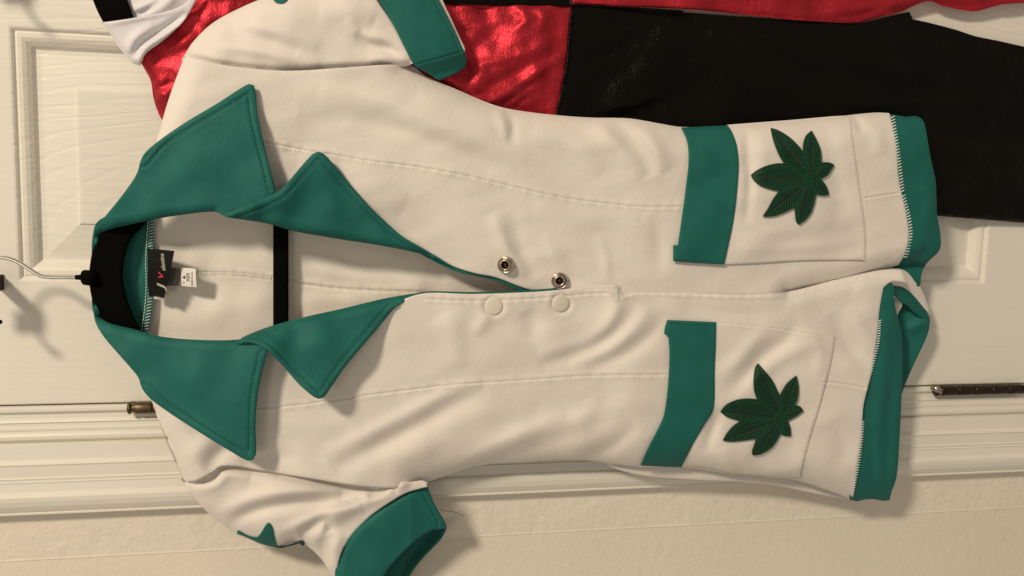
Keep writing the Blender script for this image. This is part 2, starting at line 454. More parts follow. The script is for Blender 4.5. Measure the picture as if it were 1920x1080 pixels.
# ---- hooks fixed to the door beyond the picture edge
def coat_hook(dy, label):
    f0 = W(4, 529, 0); X0 = f0[0]-dy*U; z0 = f0[2]
    t = thing('coat_hook', (X0, 0, z0), label, 'hook', 'hooks on the door')
    hw = 13*U; th = 3*U
    v, f = boxw(X0-hw, X0+hw, -3*U, -0.2*U, z0-th, z0+60*U); obj('back_plate', v, f, M_bracket, t, False)
    v, f = boxw(X0-hw, X0+hw, -82*U, -3*U, z0, z0+th*1.3); obj('arm', v, f, M_bracket, t, False)
    v, f = boxw(X0-hw*1.4, X0+hw*1.4, -85*U, -82*U, z0, z0+46*U); obj('lip', v, f, M_bracket, t, False)
    return t
coat_hook(0, 'brown metal hook end at the picture edge that carries the black velvet hanger')
coat_hook(-532, 'brown metal hook beyond the picture corner that carries the red and black costume')

# ================================================================== ROMPER
RO = W(300, 520, 60)
romper = thing('romper', RO, 'ivory short romper with teal collar, cuffs and pocket bands and green leaf patches', 'romper')

SU = smooth_loop([(272, 300), (300, 240), (318, 180), (345, 106)], 8, False)                # U shoulder
SU2 = smooth_loop([(765, 121), (800, 143), (850, 165), (930, 199), (1000, 211), (1100, 220), (1180, 222), (1240, 232), (1280, 238), (1365, 235),
                   (1400, 232), (1480, 226), (1560, 219), (1640, 211), (1672, 210), (1700, 214), (1735, 222)], 8, False)
SU3 = smooth_loop([(1480, 552), (1560, 535), (1640, 513), (1690, 499), (1728, 500)], 8, False)
SL = smooth_loop([(275, 738), (300, 790), (345, 902)], 8, False)
SL2 = smooth_loop([(790, 907), (850, 889), (900, 875), (1000, 867), (1070, 864), (1140, 868), (1200, 878), (1278, 879), (1370, 891), (1440, 897), (1500, 905), (1600, 940), (1660, 945)], 8, False)
SL3 = smooth_loop([(1480, 545), (1560, 525), (1640, 506), (1695, 500)], 8, False)

def dome(x, y, line, wd, drop):
    d, _, _ = dist_poly(x, y, line); q = np.clip(1-d/wd, 0, 1)*0.95
    return -drop*1.3*(1-np.sqrt(np.clip(1-q*q, 0, 1)))

SEAM_U = [(480, 263), (560, 280), (640, 293), (700, 303), (780, 313), (880, 331), (960, 350), (1040, 368), (1120, 380), (1200, 388), (1275, 388)]
SEAM_L = [(470, 766), (560, 760), (640, 748), (740, 735), (850, 722), (1000, 712), (1100, 705), (1250, 703)]
SEAM_FLY = [(1166, 556), (1185, 550), (1240, 549), (1300, 551), (1400, 554), (1480, 549), (1560, 530), (1640, 513)]
SEAM_U2 = [(1622, 372), (1655, 367), (1690, 361)]
SEAM_L2 = [(1546, 716), (1580, 720), (1622, 728)]

FOLDS_U = [
 ([(600, 165), (700, 185), (800, 225), (900, 262), (990, 300)], 26, 9, 16),
 ([(560, 215), (680, 232), (800, 268), (900, 302), (980, 325)], 24, -7, None),
 ([(640, 235), (760, 262), (860, 300)], 14, 3, None),
 ([(930, 205), (945, 235), (948, 262)], 9, 4, None),
 ([(952, 205), (962, 240), (960, 275)], 9, -4, None),
 ([(1118, 224), (1140, 255), (1172, 290), (1205, 330)], 17, 6, 12),
 ([(1150, 224), (1175, 252), (1205, 285), (1225, 330)], 15, -8, None),
 ([(1200, 235), (1225, 270), (1250, 320)], 16, 7, None),
 ([(925, 400), (940, 440), (955, 475), (985, 520)], 15, 6, 11),
 ([(955, 400), (968, 440), (985, 480), (1010, 520)], 15, -6, None),
 ([(1020, 440), (1040, 480), (1060, 525)], 16, 4, None),
 ([(780, 180), (870, 215), (960, 240)], 18, 4, None),
 ([(1000, 240), (1080, 270), (1130, 320)], 22, 5, None),
 ([(1120, 440), (1135, 480), (1140, 530)], 10, 3, None),
 ([(1225, 400), (1235, 450), (1235, 520)], 16, -4, None),
 ([(1000, 400), (1100, 410), (1200, 408)], 26, 5, None),
 ([(560, 300), (660, 330), (760, 380)], 30, 6, None),
 # pocket area
 ([(1400, 234), (1402, 280), (1406, 350), (1398, 420)], 9, -6, None),
 ([(1425, 236), (1430, 290), (1430, 350)], 12, 3, None),
 ([(1550, 225), (1560, 300), (1575, 380), (1560, 440)], 18, -4, None),
 ([(1380, 470), (1440, 440), (1500, 420), (1590, 400)], 22, 4, None),
 ([(1600, 219), (1612, 232), (1616, 250)], 8, -7, None),
 ([(1636, 222), (1648, 250), (1650, 290)], 14, 4, None),
 ([(1390, 470), (1480, 465), (1600, 455)], 12, 3, None),
]
FOLDS_L = [
 ([(600, 858), (680, 820), (760, 780), (850, 735), (905, 715)], 22, 9, 15),
 ([(625, 880), (705, 838), (780, 798), (860, 752), (915, 730)], 18, -9, None),
 ([(640, 905), (760, 850), (860, 800), (960, 755)], 26, 7, None),
 ([(860, 870), (920, 840), (1000, 805), (1060, 780)], 22, 6, 14),
 ([(900, 880), (960, 852), (1030, 828), (1090, 805)], 18, -6, None),
 ([(1010, 770), (1070, 790), (1130, 775), (1200, 735)], 20, 3, None),
 ([(1090, 720), (1115, 745), (1100, 775), (1060, 800)], 16, 3, None),
 ([(1050, 850), (1110, 825), (1170, 780)], 18, 4, None),
 ([(1080, 862), (1140, 842), (1195, 800)], 13, -5, None),
 ([(1152, 545), (1156, 575), (1140, 612), (1095, 645), (1010, 665)], 16, 7, 13),
 ([(1190, 560), (1180, 590), (1145, 630), (1090, 655), (1010, 690)], 16, -8, None),
 ([(1215, 575), (1195, 610), (1140, 655), (1070, 685)], 13, 6, None),
 ([(1245, 585), (1225, 622), (1170, 665), (1100, 695)], 14, -7, None),
 ([(920, 590), (905, 605), (890, 630)], 13, 5, None),
 ([(985, 585), (1000, 610), (990, 640)], 18, -5, None),
 ([(830, 590), (850, 630), (860, 690)], 22, 5, None),
 ([(520, 775), (600, 800), (680, 790)], 24, 5, None),
 ([(450, 870), (500, 855), (560, 860)], 14, -5, None),
 ([(385, 885), (400, 862), (425, 840), (460, 815)], 15, -9, None),
 ([(345, 862), (370, 845), (410, 805)], 18, 6, None),
 # pocket area
 ([(1358, 745), (1390, 712), (1430, 668), (1470, 640), (1500, 600)], 15, -8, None),
 ([(1345, 710), (1380, 680), (1420, 635), (1450, 610)], 14, 5, None),
 ([(1395, 740), (1440, 690), (1490, 660), (1540, 640)], 15, 5, None),
 ([(1322, 850), (1338, 800), (1352, 765)], 11, -7, None),
 ([(1350, 840), (1368, 870), (1380, 890)], 14, 4, None),
 ([(1400, 865), (1460, 850), (1500, 820)], 18, -5, None),
 ([(1430, 890), (1490, 880), (1510, 850)], 12, 4, None),
 ([(1515, 620), (1540, 660), (1530, 720)], 14, 4, None),
 ([(1560, 590), (1580, 630), (1605, 665), (1640, 700)], 14, -7, None),
 ([(1590, 575), (1620, 620), (1640, 660)], 14, 5, None),
 ([(1560, 790), (1580, 840), (1560, 890)], 18, -4, None),
 ([(1600, 545), (1625, 560), (1640, 600)], 20, 4, None),
 ([(1280, 575), (1380, 590), (1480, 580)], 14, -3, None),
]
def folds(x, y, L_, gain=1.0):
    v = 0*x
    for (p, s, a, asym) in L_:
        P = np.array(p); m_ = (x > P[:, 0].min()-70) & (x < P[:, 0].max()+70) & (y > P[:, 1].min()-70) & (y < P[:, 1].max()+70)
        if m_.any(): v[m_] += gain*stroke(x[m_], y[m_], p, s, a, asym)
    return v
def seamval(x, y, pl, amp=1.6, sg=1.6):
    d, t, s = dist_poly(x, y, smooth_loop(pl, 8, False, 170))
    return -amp*np.exp(-(d/sg)**2)+amp*0.7*np.exp(-((d-4)/2.6)**2)+0.5*np.exp(-(d/7)**2)*np.sin(t*len(pl)*19)
def HU(x, y):
    x = np.asarray(x, float); y = np.asarray(y, float)
    h = 99+nz(x, y, 330, 1)*4.0+nz(x, y, 120, 2)*1.3+nz(x, y, 55, 22)*0.35
    h = h+dome(x, y, SU, 45, 34)+dome(x, y, SU2, 62, 46)+dome(x, y, SU3, 42, 34)
    h = h+folds(x, y, FOLDS_U, 0.95)
    # the front edge near the throat leans back towards the inside
    d, _, _ = dist_poly(x, y, np.array([(400, 380), (740, 425), (850, 505), (1000, 545)])); h -= 6*np.exp(-(d/30)**2)
    # the sewn armhole line: body stands a little proud of the sleeve
    for s_ in (SEAM_U, SEAM_U2): h = h+seamval(x, y, s_)
    return h
def HL(x, y):
    x = np.asarray(x, float); y = np.asarray(y, float)
    h = 107+nz(x, y, 330, 3)*4.0+nz(x, y, 120, 4)*1.4+nz(x, y, 55, 24)*0.35
    h = h+dome(x, y, SL, 45, 40)+dome(x, y, SL2, 66, 50)+dome(x, y, SL3, 34, 26)
    h = h+folds(x, y, FOLDS_L, 0.95)
    for s_ in (SEAM_L, SEAM_L2): h = h+seamval(x, y, s_)
    h = h+seamval(x, y, [(800, 561), (880, 564), (960, 562), (1030, 558), (1100, 551), (1140, 550)], 1.2)
    h = h+seamval(x, y, SEAM_FLY, 1.4)
    for (a, b_) in ((926, 574), (1052, 569)):
        d = np.hypot(x-a, y-b_); h = h-2.4*np.exp(-((d-17)/1.8)**2)+0.8*np.exp(-((d-25)/6)**2)-1.0*np.exp(-(d/15)**4)
    return h
RF = (-4.5, -2.2, 0, 2.2, 4.5)

# -- back of the garment, seen from the inside through the open neck
def HB(x, y):
    h = 38+nz(x, y, 260, 5)*3.0+nz(x, y, 90, 6)*0.9
    for (p, s, a) in (([(300, 430), (360, 455), (450, 462), (520, 455)], 24, -6), ([(300, 600), (380, 590), (470, 570), (520, 560)], 26, 5),
                      ([(560, 470), (700, 500), (840, 520)], 20, -7), ([(560, 560), (700, 560), (800, 545)], 16, 5), ([(560, 500), (700, 522), (800, 535)], 14, 5)):
        h = h+stroke(x, y, p, s, a)
    h = h+seamval(x, y, [(300, 508), (370, 511), (450, 513), (512, 521), (545, 524), (562, 531), (640, 540), (720, 544), (800, 547)], 2.2, 2.0)
    return h
panel('back_panel', [(268, 405), (290, 270), (306, 240), (322, 185), (352, 118), (500, 138), (640, 134), (765, 130), (845, 172), (930, 206), (1000, 218), (1100, 227),
      (1240, 240), (1365, 244), (1480, 234), (1640, 222), (1668, 224), (1688, 340), (1700, 420), (1685, 490), (1640, 520), (1655, 545), (1640, 700), (1615, 800), (1592, 925), (1500, 908),
      (1400, 893), (1200, 880), (1140, 862), (1070, 856), (1000, 859), (900, 868), (790, 898), (560, 884), (420, 868), (352, 892), (312, 800), (285, 740), (268, 640)],
      HB, M_inner, romper, step=7, T=4, refine=[([(300, 508), (370, 511), (450, 513), (512, 521), (545, 524), (562, 531), (640, 540), (720, 544), (800, 547)], RF)])
cs_ = [(372, 509), (450, 510.5), (511, 518)]
dashes('overlock_stitching', [[(372, 512), (450, 514), (512, 522)], [(548, 525), (575, 531), (640, 539), (720, 543), (800, 546)]], lambda x, y: HB(x, y)+1.5, M_stitch_w, romper,
       ln=3, gap=1.6, wid=1.6, rise=1.2, perp=True, plen=8, slant=0.5)
# side seam allowance: the back wraps round to the picture's lower edge
def HS(x, y):
    return 52+nz(x, y, 150, 8)*2+0*x-10*np.clip((y-880)/60, 0, 1)
panel('side_panel', [(1085, 858), (1120, 865), (1160, 881), (1210, 893), (1260, 898), (1300, 900), (1400, 905), (1450, 910), (1500, 920), (1560, 932), (1597, 939), (1600, 900), (1400, 860), (1200, 845)], HS, M_white, romper, step=6, T=10)

# -- front halves
front_U = panel('front_panel', [(282, 372), (284, 300), (300, 240), (318, 180), (345, 106), (420, 122), (500, 131), (560, 132), (640, 127), (765, 122), (800, 143), (850, 165), (930, 198),
      (1000, 211), (1100, 220), (1180, 222), (1240, 232), (1280, 238), (1365, 235), (1400, 232), (1480, 226), (1560, 219), (1640, 211), (1668, 212), (1680, 270), (1686, 340), (1697, 390),
      (1704, 440), (1697, 475), (1685, 497), (1640, 511), (1600, 528), (1500, 562), (1400, 568), (1200, 572), (1100, 562), (1035, 548), (1000, 544), (975, 537), (930, 520), (890, 512), (850, 499), (812, 478),
      (760, 450), (700, 442), (600, 425), (500, 404), (420, 392), (340, 394), (300, 390)], HU, M_white, romper, step=5, T=5, refine=[(SEAM_U, RF), (SEAM_U2, RF)], label='front half carrying the two metal snap studs')
front_L = panel('front_panel', [(276, 722), (288, 762), (312, 830), (345, 901), (365, 901), (398, 886), (413, 875), (440, 873), (480, 880), (560, 893), (640, 906), (700, 913), (745, 914), (790, 907), (850, 888),
      (900, 873), (1000, 866), (1070, 862), (1120, 866), (1200, 876), (1278, 877), (1370, 889), (1440, 895), (1500, 903), (1600, 937), (1606, 880), (1615, 820), (1619, 760), (1630, 715), (1643, 640),
      (1649, 580), (1656, 540), (1672, 528), (1700, 530), (1690, 507), (1665, 505), (1640, 508), (1560, 526), (1480, 546), (1400, 552), (1300, 550), (1190, 548), (1166, 553), (1162, 537), (1145, 534), (1100, 537), (1030, 545), (960, 549), (880, 551), (805, 549),
      (770, 556), (700, 585), (640, 600), (560, 615), (500, 632), (440, 650), (350, 655), (300, 655), (284, 672)], HL, M_white, romper, step=5, T=5,
      refine=[(SEAM_L, RF), (SEAM_FLY, (3, 5, 7.5)), (SEAM_L2, RF), ([(800, 561), (880, 564), (960, 562), (1030, 558), (1100, 551), (1140, 550)], RF)]+[([(a+16.5*math.cos(t), b_+16.5*math.sin(t)) for t in np.linspace(0, 6.1, 24)], (-2, 0, 2, 5)) for a, b_ in ((926, 574), (1052, 569))], label='overlapping front half with the covered snap caps')
def offs(pl, o):
    P = smooth_loop(pl, 10, False, 170); t = np.gradient(P, axis=0); t /= np.linalg.norm(t, axis=1)[:, None]
    return (P+np.stack([-t[:, 1], t[:, 0]], 1)*o).tolist()
up = lambda H, a: (lambda x, y: H(x, y)+a)
dashes('topstitching', [offs(SEAM_U, 3.4), offs(SEAM_U2, 3)], up(HU, 0.1), M_stitch_w, romper, ln=5.5, gap=2.5, wid=1.5, rise=1.0)
dashes('topstitching', [offs(SEAM_L, 3.4), offs(SEAM_L2, 3), [(1172, 561), (1190, 557), (1240, 556), (1300, 558), (1400, 561), (1480, 556), (1555, 538)]], up(HL, 0.1), M_stitch_w, romper, ln=5.5, gap=2.5, wid=1.5, rise=1.0)
dashes('topstitching', [[(800, 561), (880, 564), (960, 562), (1030, 558), (1100, 551), (1138, 550)], [(850, 491), (890, 503), (930, 511), (975, 528), (1010, 538)]], lambda x, y: np.where(y > 548, HL(x, y), HU(x, y))+0.1, M_stitch_w, romper, ln=5.5, gap=2.5, wid=1.3, rise=0.8)
# stitched tab that closes the fly
panel('fly_tab', [(1143, 535), (1147, 533), (1154, 533), (1158, 537), (1160, 550), (1162, 564), (1160, 572), (1153, 577), (1148, 568), (1144, 552)], lambda x, y: HL(x, y)+5.0-6.5*np.clip((y-545)/30, 0, 1), M_white, romper, step=2.5, T=4, roundr=3)
# teal facing showing behind both front edges
panel('neck_facing', [(770, 452), (812, 478), (850, 499), (890, 512), (930, 520), (975, 537), (1004, 546), (1060, 553), (1004, 551), (972, 543.5), (928, 526), (890, 517.5), (850, 507), (812, 489), (770, 466)], up(HU, -7), M_teal, romper, step=4, T=3, roundr=1.2)
panel('neck_facing', [(740, 560), (770, 552), (805, 546), (880, 547.5), (960, 545.5), (1030, 541), (1050, 538), (1050, 548), (960, 556), (880, 558), (805, 556), (770, 566)], up(HL, -8), M_teal, romper, step=4, T=3, roundr=1.2)

# -- sleeves
SF_U = [([(400, 85), (480, 95), (560, 112), (600, 120)], 13, 6, 9), ([(420, 55), (500, 75), (560, 100)], 12, -4, None), ([(440, 40), (520, 58), (600, 88)], 14, 4, None),
        ([(650, 35), (672, 62), (700, 70), (735, 80), (768, 112)], 15, 7, 10), ([(668, 60), (690, 82), (730, 92), (760, 118)], 12, -9, None), ([(690, 110), (730, 108), (760, 118)], 10, 5, None), ([(600, 20), (660, 25), (700, 40)], 25, 6, None)]
SEU = smooth_loop([(345, 106), (362, 78), (400, 42), (460, 10), (520, -14), (600, -45)], 8, False)
ARM_U = smooth_loop([(345, 107), (420, 123), (500, 132), (560, 133), (640, 128), (765, 123)], 8, False)
def HSU(x, y):
    h = 92+nz(x, y, 200, 11)*3+nz(x, y, 80, 12)*0.8+dome(x, y, SEU, 70, 44)+folds(x, y, SF_U, 1.2)
    d, _, _ = dist_poly(x, y, ARM_U); h -= 10*np.exp(-(d/7)**2)
    return np.minimum(h, HU(x, y)*0+120)
sleeve_U = panel('sleeve', [(338, 112), (345, 104), (362, 78), (400, 42), (460, 10), (520, -14), (600, -48), (680, -60), (700, -10), (736, 44), (757, 86), (774, 119), (762, 124), (640, 131), (500, 136), (420, 127)], HSU, M_white, romper, step=5, T=5, label='sleeve lying over the red costume')
cuffH = lambda x, y: 96+nz(x, y, 150, 13)*2-14*np.clip((x-800)/90, 0, 1)**2-8*np.clip((y-60)/70, 0, 1)
lineA = [(835, -30), (846, 20), (866, 85), (869, 98)]
cuff_U = panel('cuff', [(662, -60), (704, -6), (737, 46), (758, 88), (777, 123), (800, 137), (823, 151), (850, 140), (872, 127), (875, 110), (862, 80), (845, 44), (818, -6), (792, -50)],
      lambda x, y: cuffH(x, y)-2.4*np.exp(-(dist_poly(x, y, np.array([(778, 122), (820, 110), (868, 96)]))[0]/1.8)**2)-2.0*np.exp(-(dist_poly(x, y, np.array([(800, -30), (822, 15), (848, 62), (862, 95)]))[0]/1.8)**2)
      -16*np.clip(((y-122)+(x-778)*0.28)/30, 0, 1), M_teal, romper, step=3.5, T=8, roundr=3, refine=[([(778, 122), (820, 110), (868, 96)], (-3, -1.5, 0, 1.5, 3)), ([(800, -30), (822, 15), (848, 62), (862, 95)], (-3, -1.5, 0, 1.5, 3))])
panel('cuff_lining', [(826, -8), (850, 44), (862, 70), (872, 92), (871, 98), (866, 97), (858, 84), (842, 44), (816, -8)], lambda x, y: 78+0*x, M_white, romper, step=4, T=5, roundr=1.5)
panel('star_patch', [(502, -25), (514, 2), (522, 6), (532, 5), (545, -8), (560, -25)], up(HSU, 4), M_teal, romper, step=3, T=3, roundr=1.5)

SF_L = [([(360, 925), (400, 905), (430, 890), (470, 895)], 14, 6, 10), ([(375, 905), (400, 900), (412, 885)], 9, -6, None),
        ([(405, 965), (450, 945), (500, 930), (560, 925), (640, 930)], 17, 9, 14), ([(425, 985), (470, 960), (530, 945), (600, 938), (680, 925)], 13, -10, None),
        ([(470, 900), (520, 915), (570, 915), (640, 920)], 16, 4, None),
        ([(520, 1000), (560, 985), (620, 960), (690, 940), (760, 905)], 14, 9, 11), ([(560, 1003), (590, 985), (610, 975), (620, 1000)], 12, -10, None),
        ([(590, 1025), (600, 990), (640, 965), (680, 950)], 15, 7, None), ([(640, 1000), (625, 1040), (625, 1080)], 12, 6, None), ([(600, 1010), (610, 1035), (612, 1060)], 10, -5, None),
        ([(700, 918), (735, 915), (770, 905)], 9, 6, None), ([(690, 932), (715, 922), (730, 916)], 8, -7, None)]
SEL = smooth_loop([(345, 903), (380, 952), (445, 1003), (480, 1016), (522, 1026), (548, 1018), (572, 1022), (600, 1047), (625, 1085), (640, 1140)], 8, False)
ARM_L = smooth_loop([(345, 900), (365, 901), (398, 886), (413, 875), (440, 873), (480, 880), (560, 893), (640, 906), (700, 913), (738, 914)], 8, False)
def HSL(x, y):
    h = 94+nz(x, y, 200, 14)*3+nz(x, y, 80, 15)*0.8+dome(x, y, SEL, 60, 40)+folds(x, y, SF_L, 1.3)
    d, _, _ = dist_poly(x, y, ARM_L); h -= 12*np.exp(-(d/10)**2)
    return h
CFL = [(800, 908), (770, 918), (745, 930), (690, 968), (655, 1005), (637, 1040), (630, 1085), (642, 1140)]
sleeve_L = panel('sleeve', [(338, 898), (365, 893), (400, 872), (440, 862), (560, 880), (700, 900), (740, 900), (770, 903), (792, 901), (801, 905), (800, 913), (770, 921), (745, 933), (690, 971), (655, 1008), (638, 1042), (631, 1085), (640, 1140), (630, 1110), (622, 1080), (600, 1046), (572, 1022),
      (548, 1018), (522, 1026), (480, 1016), (445, 1003), (380, 952), (345, 905)], HSL, M_white, romper, step=4, T=5, label='sleeve with the folded star patch', roundr=2.5)
# outer strip of the sleeve hem that rolls over the cuff
def HCL(x, y):
    d, _, _ = dist_poly(x, y, smooth_loop(CFL, 8, False))
    return 96+nz(x, y, 130, 16)*2-9*np.exp(-(d/7)**2)-22*np.clip((x-770)/70, 0, 1)-6*np.clip((y-1000)/90, 0, 1)
cgroove = [(792, 925), (806, 950), (822, 978), (821, 990), (810, 994)]
cuff_L = panel('cuff', [(800, 911), (770, 918), (745, 930), (690, 968), (655, 1005), (635, 1040), (628, 1085), (640, 1150), (690, 1150), (715, 1088), (735, 1058), (752, 1040), (770, 1022), (790, 1006), (812, 994), (838, 991), (834, 978), (815, 945), (803, 916)],
      lambda x, y: HCL(x, y)-2.2*np.exp(-(dist_poly(x, y, np.array(cgroove))[0]/1.8)**2), M_teal, romper, step=3.5, T=6, roundr=3, refine=[(cgroove, (-3, -1.5, 0, 1.5, 3))])
panel('cuff_inside', [(838, 989), (829, 1008), (805, 1034), (790, 1050), (768, 1080), (745, 1130), (690, 1150), (700, 1080), (750, 1020), (800, 985)], lambda x, y: 16+0*x+30*np.exp(-(dist_poly(x, y, np.array([(838, 989), (829, 1008), (805, 1034), (790, 1050), (768, 1080), (745, 1130)]))[0]/13)**2), M_teal, romper, step=6, T=4)
panel('star_patch', [(444, 996), (448, 994), (455, 999), (470, 1006), (483, 1007), (490, 998), (497, 986), (502, 980), (506, 981), (511, 990), (514, 1005), (520, 1024), (524, 1028), (505, 1024), (487, 1019), (465, 1009), (450, 1003), (445, 1002)],
      up(HSL, 4), M_teal, romper, step=3, T=8, roundr=1.5)
panel('star_patch', [(519, 1024), (530, 1024), (545, 1020), (560, 1015), (566, 1013), (571, 1016), (571, 1021), (567, 1024), (560, 1019), (545, 1024), (528, 1028), (521, 1028)], up(HSL, 4), M_stitch_t, romper, step=3, T=5, roundr=1.0)
dashes('overlock_stitching', [[(690, 970), (672, 987), (655, 1006), (645, 1024)]], lambda x, y: 97+0*x, M_stitch_b, romper, ln=2, gap=1.8, wid=0.9, rise=0.6, perp=True, plen=4, slant=0.4)
# loose thread from the cuff seam
tp = smooth_loop([(824, 955), (835, 958), (848, 959), (860, 963), (868, 967)], 3, False)
v, f = tube(W(tp[:, 0], tp[:, 1], np.linspace(60, 30, len(tp))), 0.00025, 6); obj('loose_thread', v, f, M_stitch_t, romper)

# -- leg cuffs
def HCU(x, y):
    return HU(np.minimum(x, 1690), y)-4-9*np.clip((x-1700)/60, 0, 1)**2-30*np.clip((y-488)/45, 0, 1)+stroke(x, y, [(1700, 480), (1730, 440), (1745, 380), (1740, 300)], 16, 4)+stroke(x, y, [(1700, 500), (1725, 480), (1750, 465)], 9, -4)
panel('leg_cuff', [(1655, 214), (1676, 215), (1700, 219), (1714, 217), (1724, 220), (1732, 228), (1738, 255), (1746, 300), (1754, 335), (1756, 370), (1757, 400), (1763, 435), (1764, 462), (1757, 475), (1741, 490), (1731, 505), (1727, 520), (1726, 533), (1721, 540), (1714, 538), (1700, 522), (1680, 505), (1660, 498), (1670, 440), (1660, 340)],
      HCU, M_teal, romper, step=4.5, T=6, roundr=3.5)
ov = [(1674, 218), (1681, 262), (1686, 300), (1690, 335), (1693, 360)]
ov2 = [(1694, 366), (1699, 385), (1705, 410), (1708, 440), (1704, 465), (1696, 486)]
dashes('overlock_stitching', [ov, ov2], lambda x, y: HU(np.minimum(x, 1684), y)+1.8-0.25*np.clip(x-1680, 0, 20), M_stitch_b, romper, ln=2.4, gap=3.2, wid=2.1, rise=1.5, perp=True, plen=9, slant=0.35)
# second leg: rim, ring and inside
def HRIM(x, y): return 92-0.42*np.clip(x-1650, 0, 200)+nz(x, y, 60, 17)*0.8
panel('leg_hem', [(1640, 512), (1665, 505), (1688, 504), (1702, 511), (1718, 526), (1733, 553), (1745, 590), (1734, 580), (1718, 562), (1700, 545), (1676, 536), (1655, 540)], HRIM, M_white, romper, step=3.5, T=6, roundr=3.5)
panel('leg_cuff', [(1657, 536), (1664, 530), (1680, 530), (1696, 538), (1714, 553), (1730, 573), (1741, 590), (1744, 600), (1735, 599), (1716, 588), (1700, 572), (1688, 566), (1680, 556), (1668, 552)], lambda x, y: 86-0.38*np.clip(x-1660, 0, 200)+nz(x, y, 50, 18)*0.8, M_teal, romper, step=3.5, T=6, roundr=4, label='inside face of the open leg cuff')
panel('leg_cuff', [(1674, 560), (1700, 568), (1722, 590), (1744, 600), (1742, 618), (1734, 640), (1720, 670), (1706, 700), (1696, 725), (1690, 742), (1676, 740), (1672, 640)], lambda x, y: 44+stroke(x, y, [(1700, 620), (1725, 608), (1744, 602)], 10, 8)+12*np.clip((x-1700)/44, 0, 1)-8*np.clip((x-1670)/60, 0, 1)*0, M_teal, romper, step=4, T=4, label='far side of the open leg cuff')
panel('leg_lining', [(1679, 552), (1690, 560), (1692, 572), (1686, 584), (1681, 596), (1676, 580)], lambda x, y: 60+0*x, M_white, romper, step=4, T=3, roundr=1)
def HCLL(x, y):
    return HL(np.minimum(x, 1600), y)*0.25+0.75*(104-34*np.clip((y-870)/75, 0, 1)**2)-6-8*np.clip((x-1668)/24, 0, 1)**2+stroke(x, y, [(1662, 545), (1660, 640), (1650, 760), (1640, 860)], 14, 4)+stroke(x, y, [(1680, 600), (1676, 700), (1668, 800), (1660, 930)], 11, -4)+stroke(x, y, [(1630, 800), (1636, 860), (1634, 930)], 8, -3)
panel('leg_cuff', [(1640, 545), (1652, 536), (1662, 531), (1672, 531), (1677, 540), (1676, 560), (1682, 590), (1690, 620), (1692, 660), (1692, 700), (1690, 760), (1687, 820), (1684, 870), (1680, 900), (1672, 922), (1668, 938), (1655, 939), (1638, 936), (1620, 937), (1606, 940), (1594, 936), (1588, 920), (1600, 850), (1606, 780), (1618, 700), (1634, 620)],
      HCLL, M_teal, romper, step=4.5, T=6, roundr=3.5, label='near face of the open leg cuff')
ov3 = [(1650, 600), (1647, 640), (1640, 670), (1631, 705), (1622, 726)]
ov4 = [(1618, 790), (1616, 820), (1611, 860), (1605, 895), (1598, 928)]
dashes('overlock_stitching', [ov3, ov4], lambda x, y: HCLL(x, y)+4.5, M_stitch_b, romper, ln=2.0, gap=2.8, wid=2.0, rise=2.0, perp=True, plen=7, slant=0.35)

# -- pockets
def pocket(body, H, outline, band, stitches, bstitch, label, lift=5):
    Hp = lambda x, y: H(x, y)+lift
    p = panel('pocket', outline, Hp, M_white, romper, step=5, T=6, roundr=2.5, label=label)
    xs = np.array(band)
    b_ = panel('pocket_band', band, lambda x, y: H(x, y)+lift+5+nz(x, y, 60, 31)*0.4, M_teal, p, step=4.5, T=6, roundr=3)
    dashes('topstitching', stitches, lambda x, y: Hp(x, y)+0.2, M_stitch_w, p, ln=5.5, gap=2.5, wid=1.5, rise=1.0)
    dashes('topstitching', bstitch, lambda x, y: H(x, y)+lift+5.2, M_stitch_t, p, ln=4.5, gap=2.5, wid=1.1, rise=0.4)
    return p
pocket(front_U, HU, [(1362, 234), (1400, 231), (1480, 225), (1560, 218), (1594, 216), (1598, 250), (1604, 295), (1613, 360), (1621, 420), (1623, 455), (1622, 488), (1560, 488), (1500, 489), (1420, 494), (1352, 497), (1350, 400), (1355, 300)],
       [(1277, 239), (1320, 237), (1365, 235), (1374, 250), (1382, 275), (1385, 310), (1382, 360), (1376, 410), (1368, 450), (1358, 496), (1320, 494), (1290, 492), (1262, 490), (1262, 460), (1271, 459), (1278, 410), (1286, 350), (1291, 300), (1288, 265)],
       [[(1590, 222), (1593, 250), (1599, 295), (1608, 360), (1616, 420), (1617, 482)], [(1615, 483), (1560, 483), (1500, 484), (1420, 489), (1365, 491)]], [[(1266, 486), (1300, 487), (1350, 491)]], 'pocket on the half with the metal studs')
pocket(front_L, HL, [(1335, 604), (1380, 607), (1440, 613), (1500, 622), (1566, 632), (1560, 670), (1548, 720), (1536, 765), (1525, 800), (1512, 845), (1500, 896), (1440, 893), (1370, 887), (1320, 876), (1270, 876), (1290, 820), (1325, 760), (1330, 680)],
       [(1251, 600), (1300, 602), (1343, 604), (1342, 650), (1340, 700), (1340, 745), (1336, 772), (1322, 795), (1300, 832), (1278, 876), (1240, 875), (1201, 873), (1214, 842), (1233, 805), (1244, 780), (1250, 745), (1254, 700), (1255, 660), (1253, 630), (1245, 626), (1247, 612)],
       [[(1350, 610), (1380, 613), (1440, 619), (1500, 628), (1557, 637)], [(1559, 640), (1554, 670), (1542, 720), (1530, 765), (1519, 800), (1506, 845), (1495, 890)]], [[(1256, 606), (1300, 608), (1336, 610)]], 'pocket on the half with the covered caps')

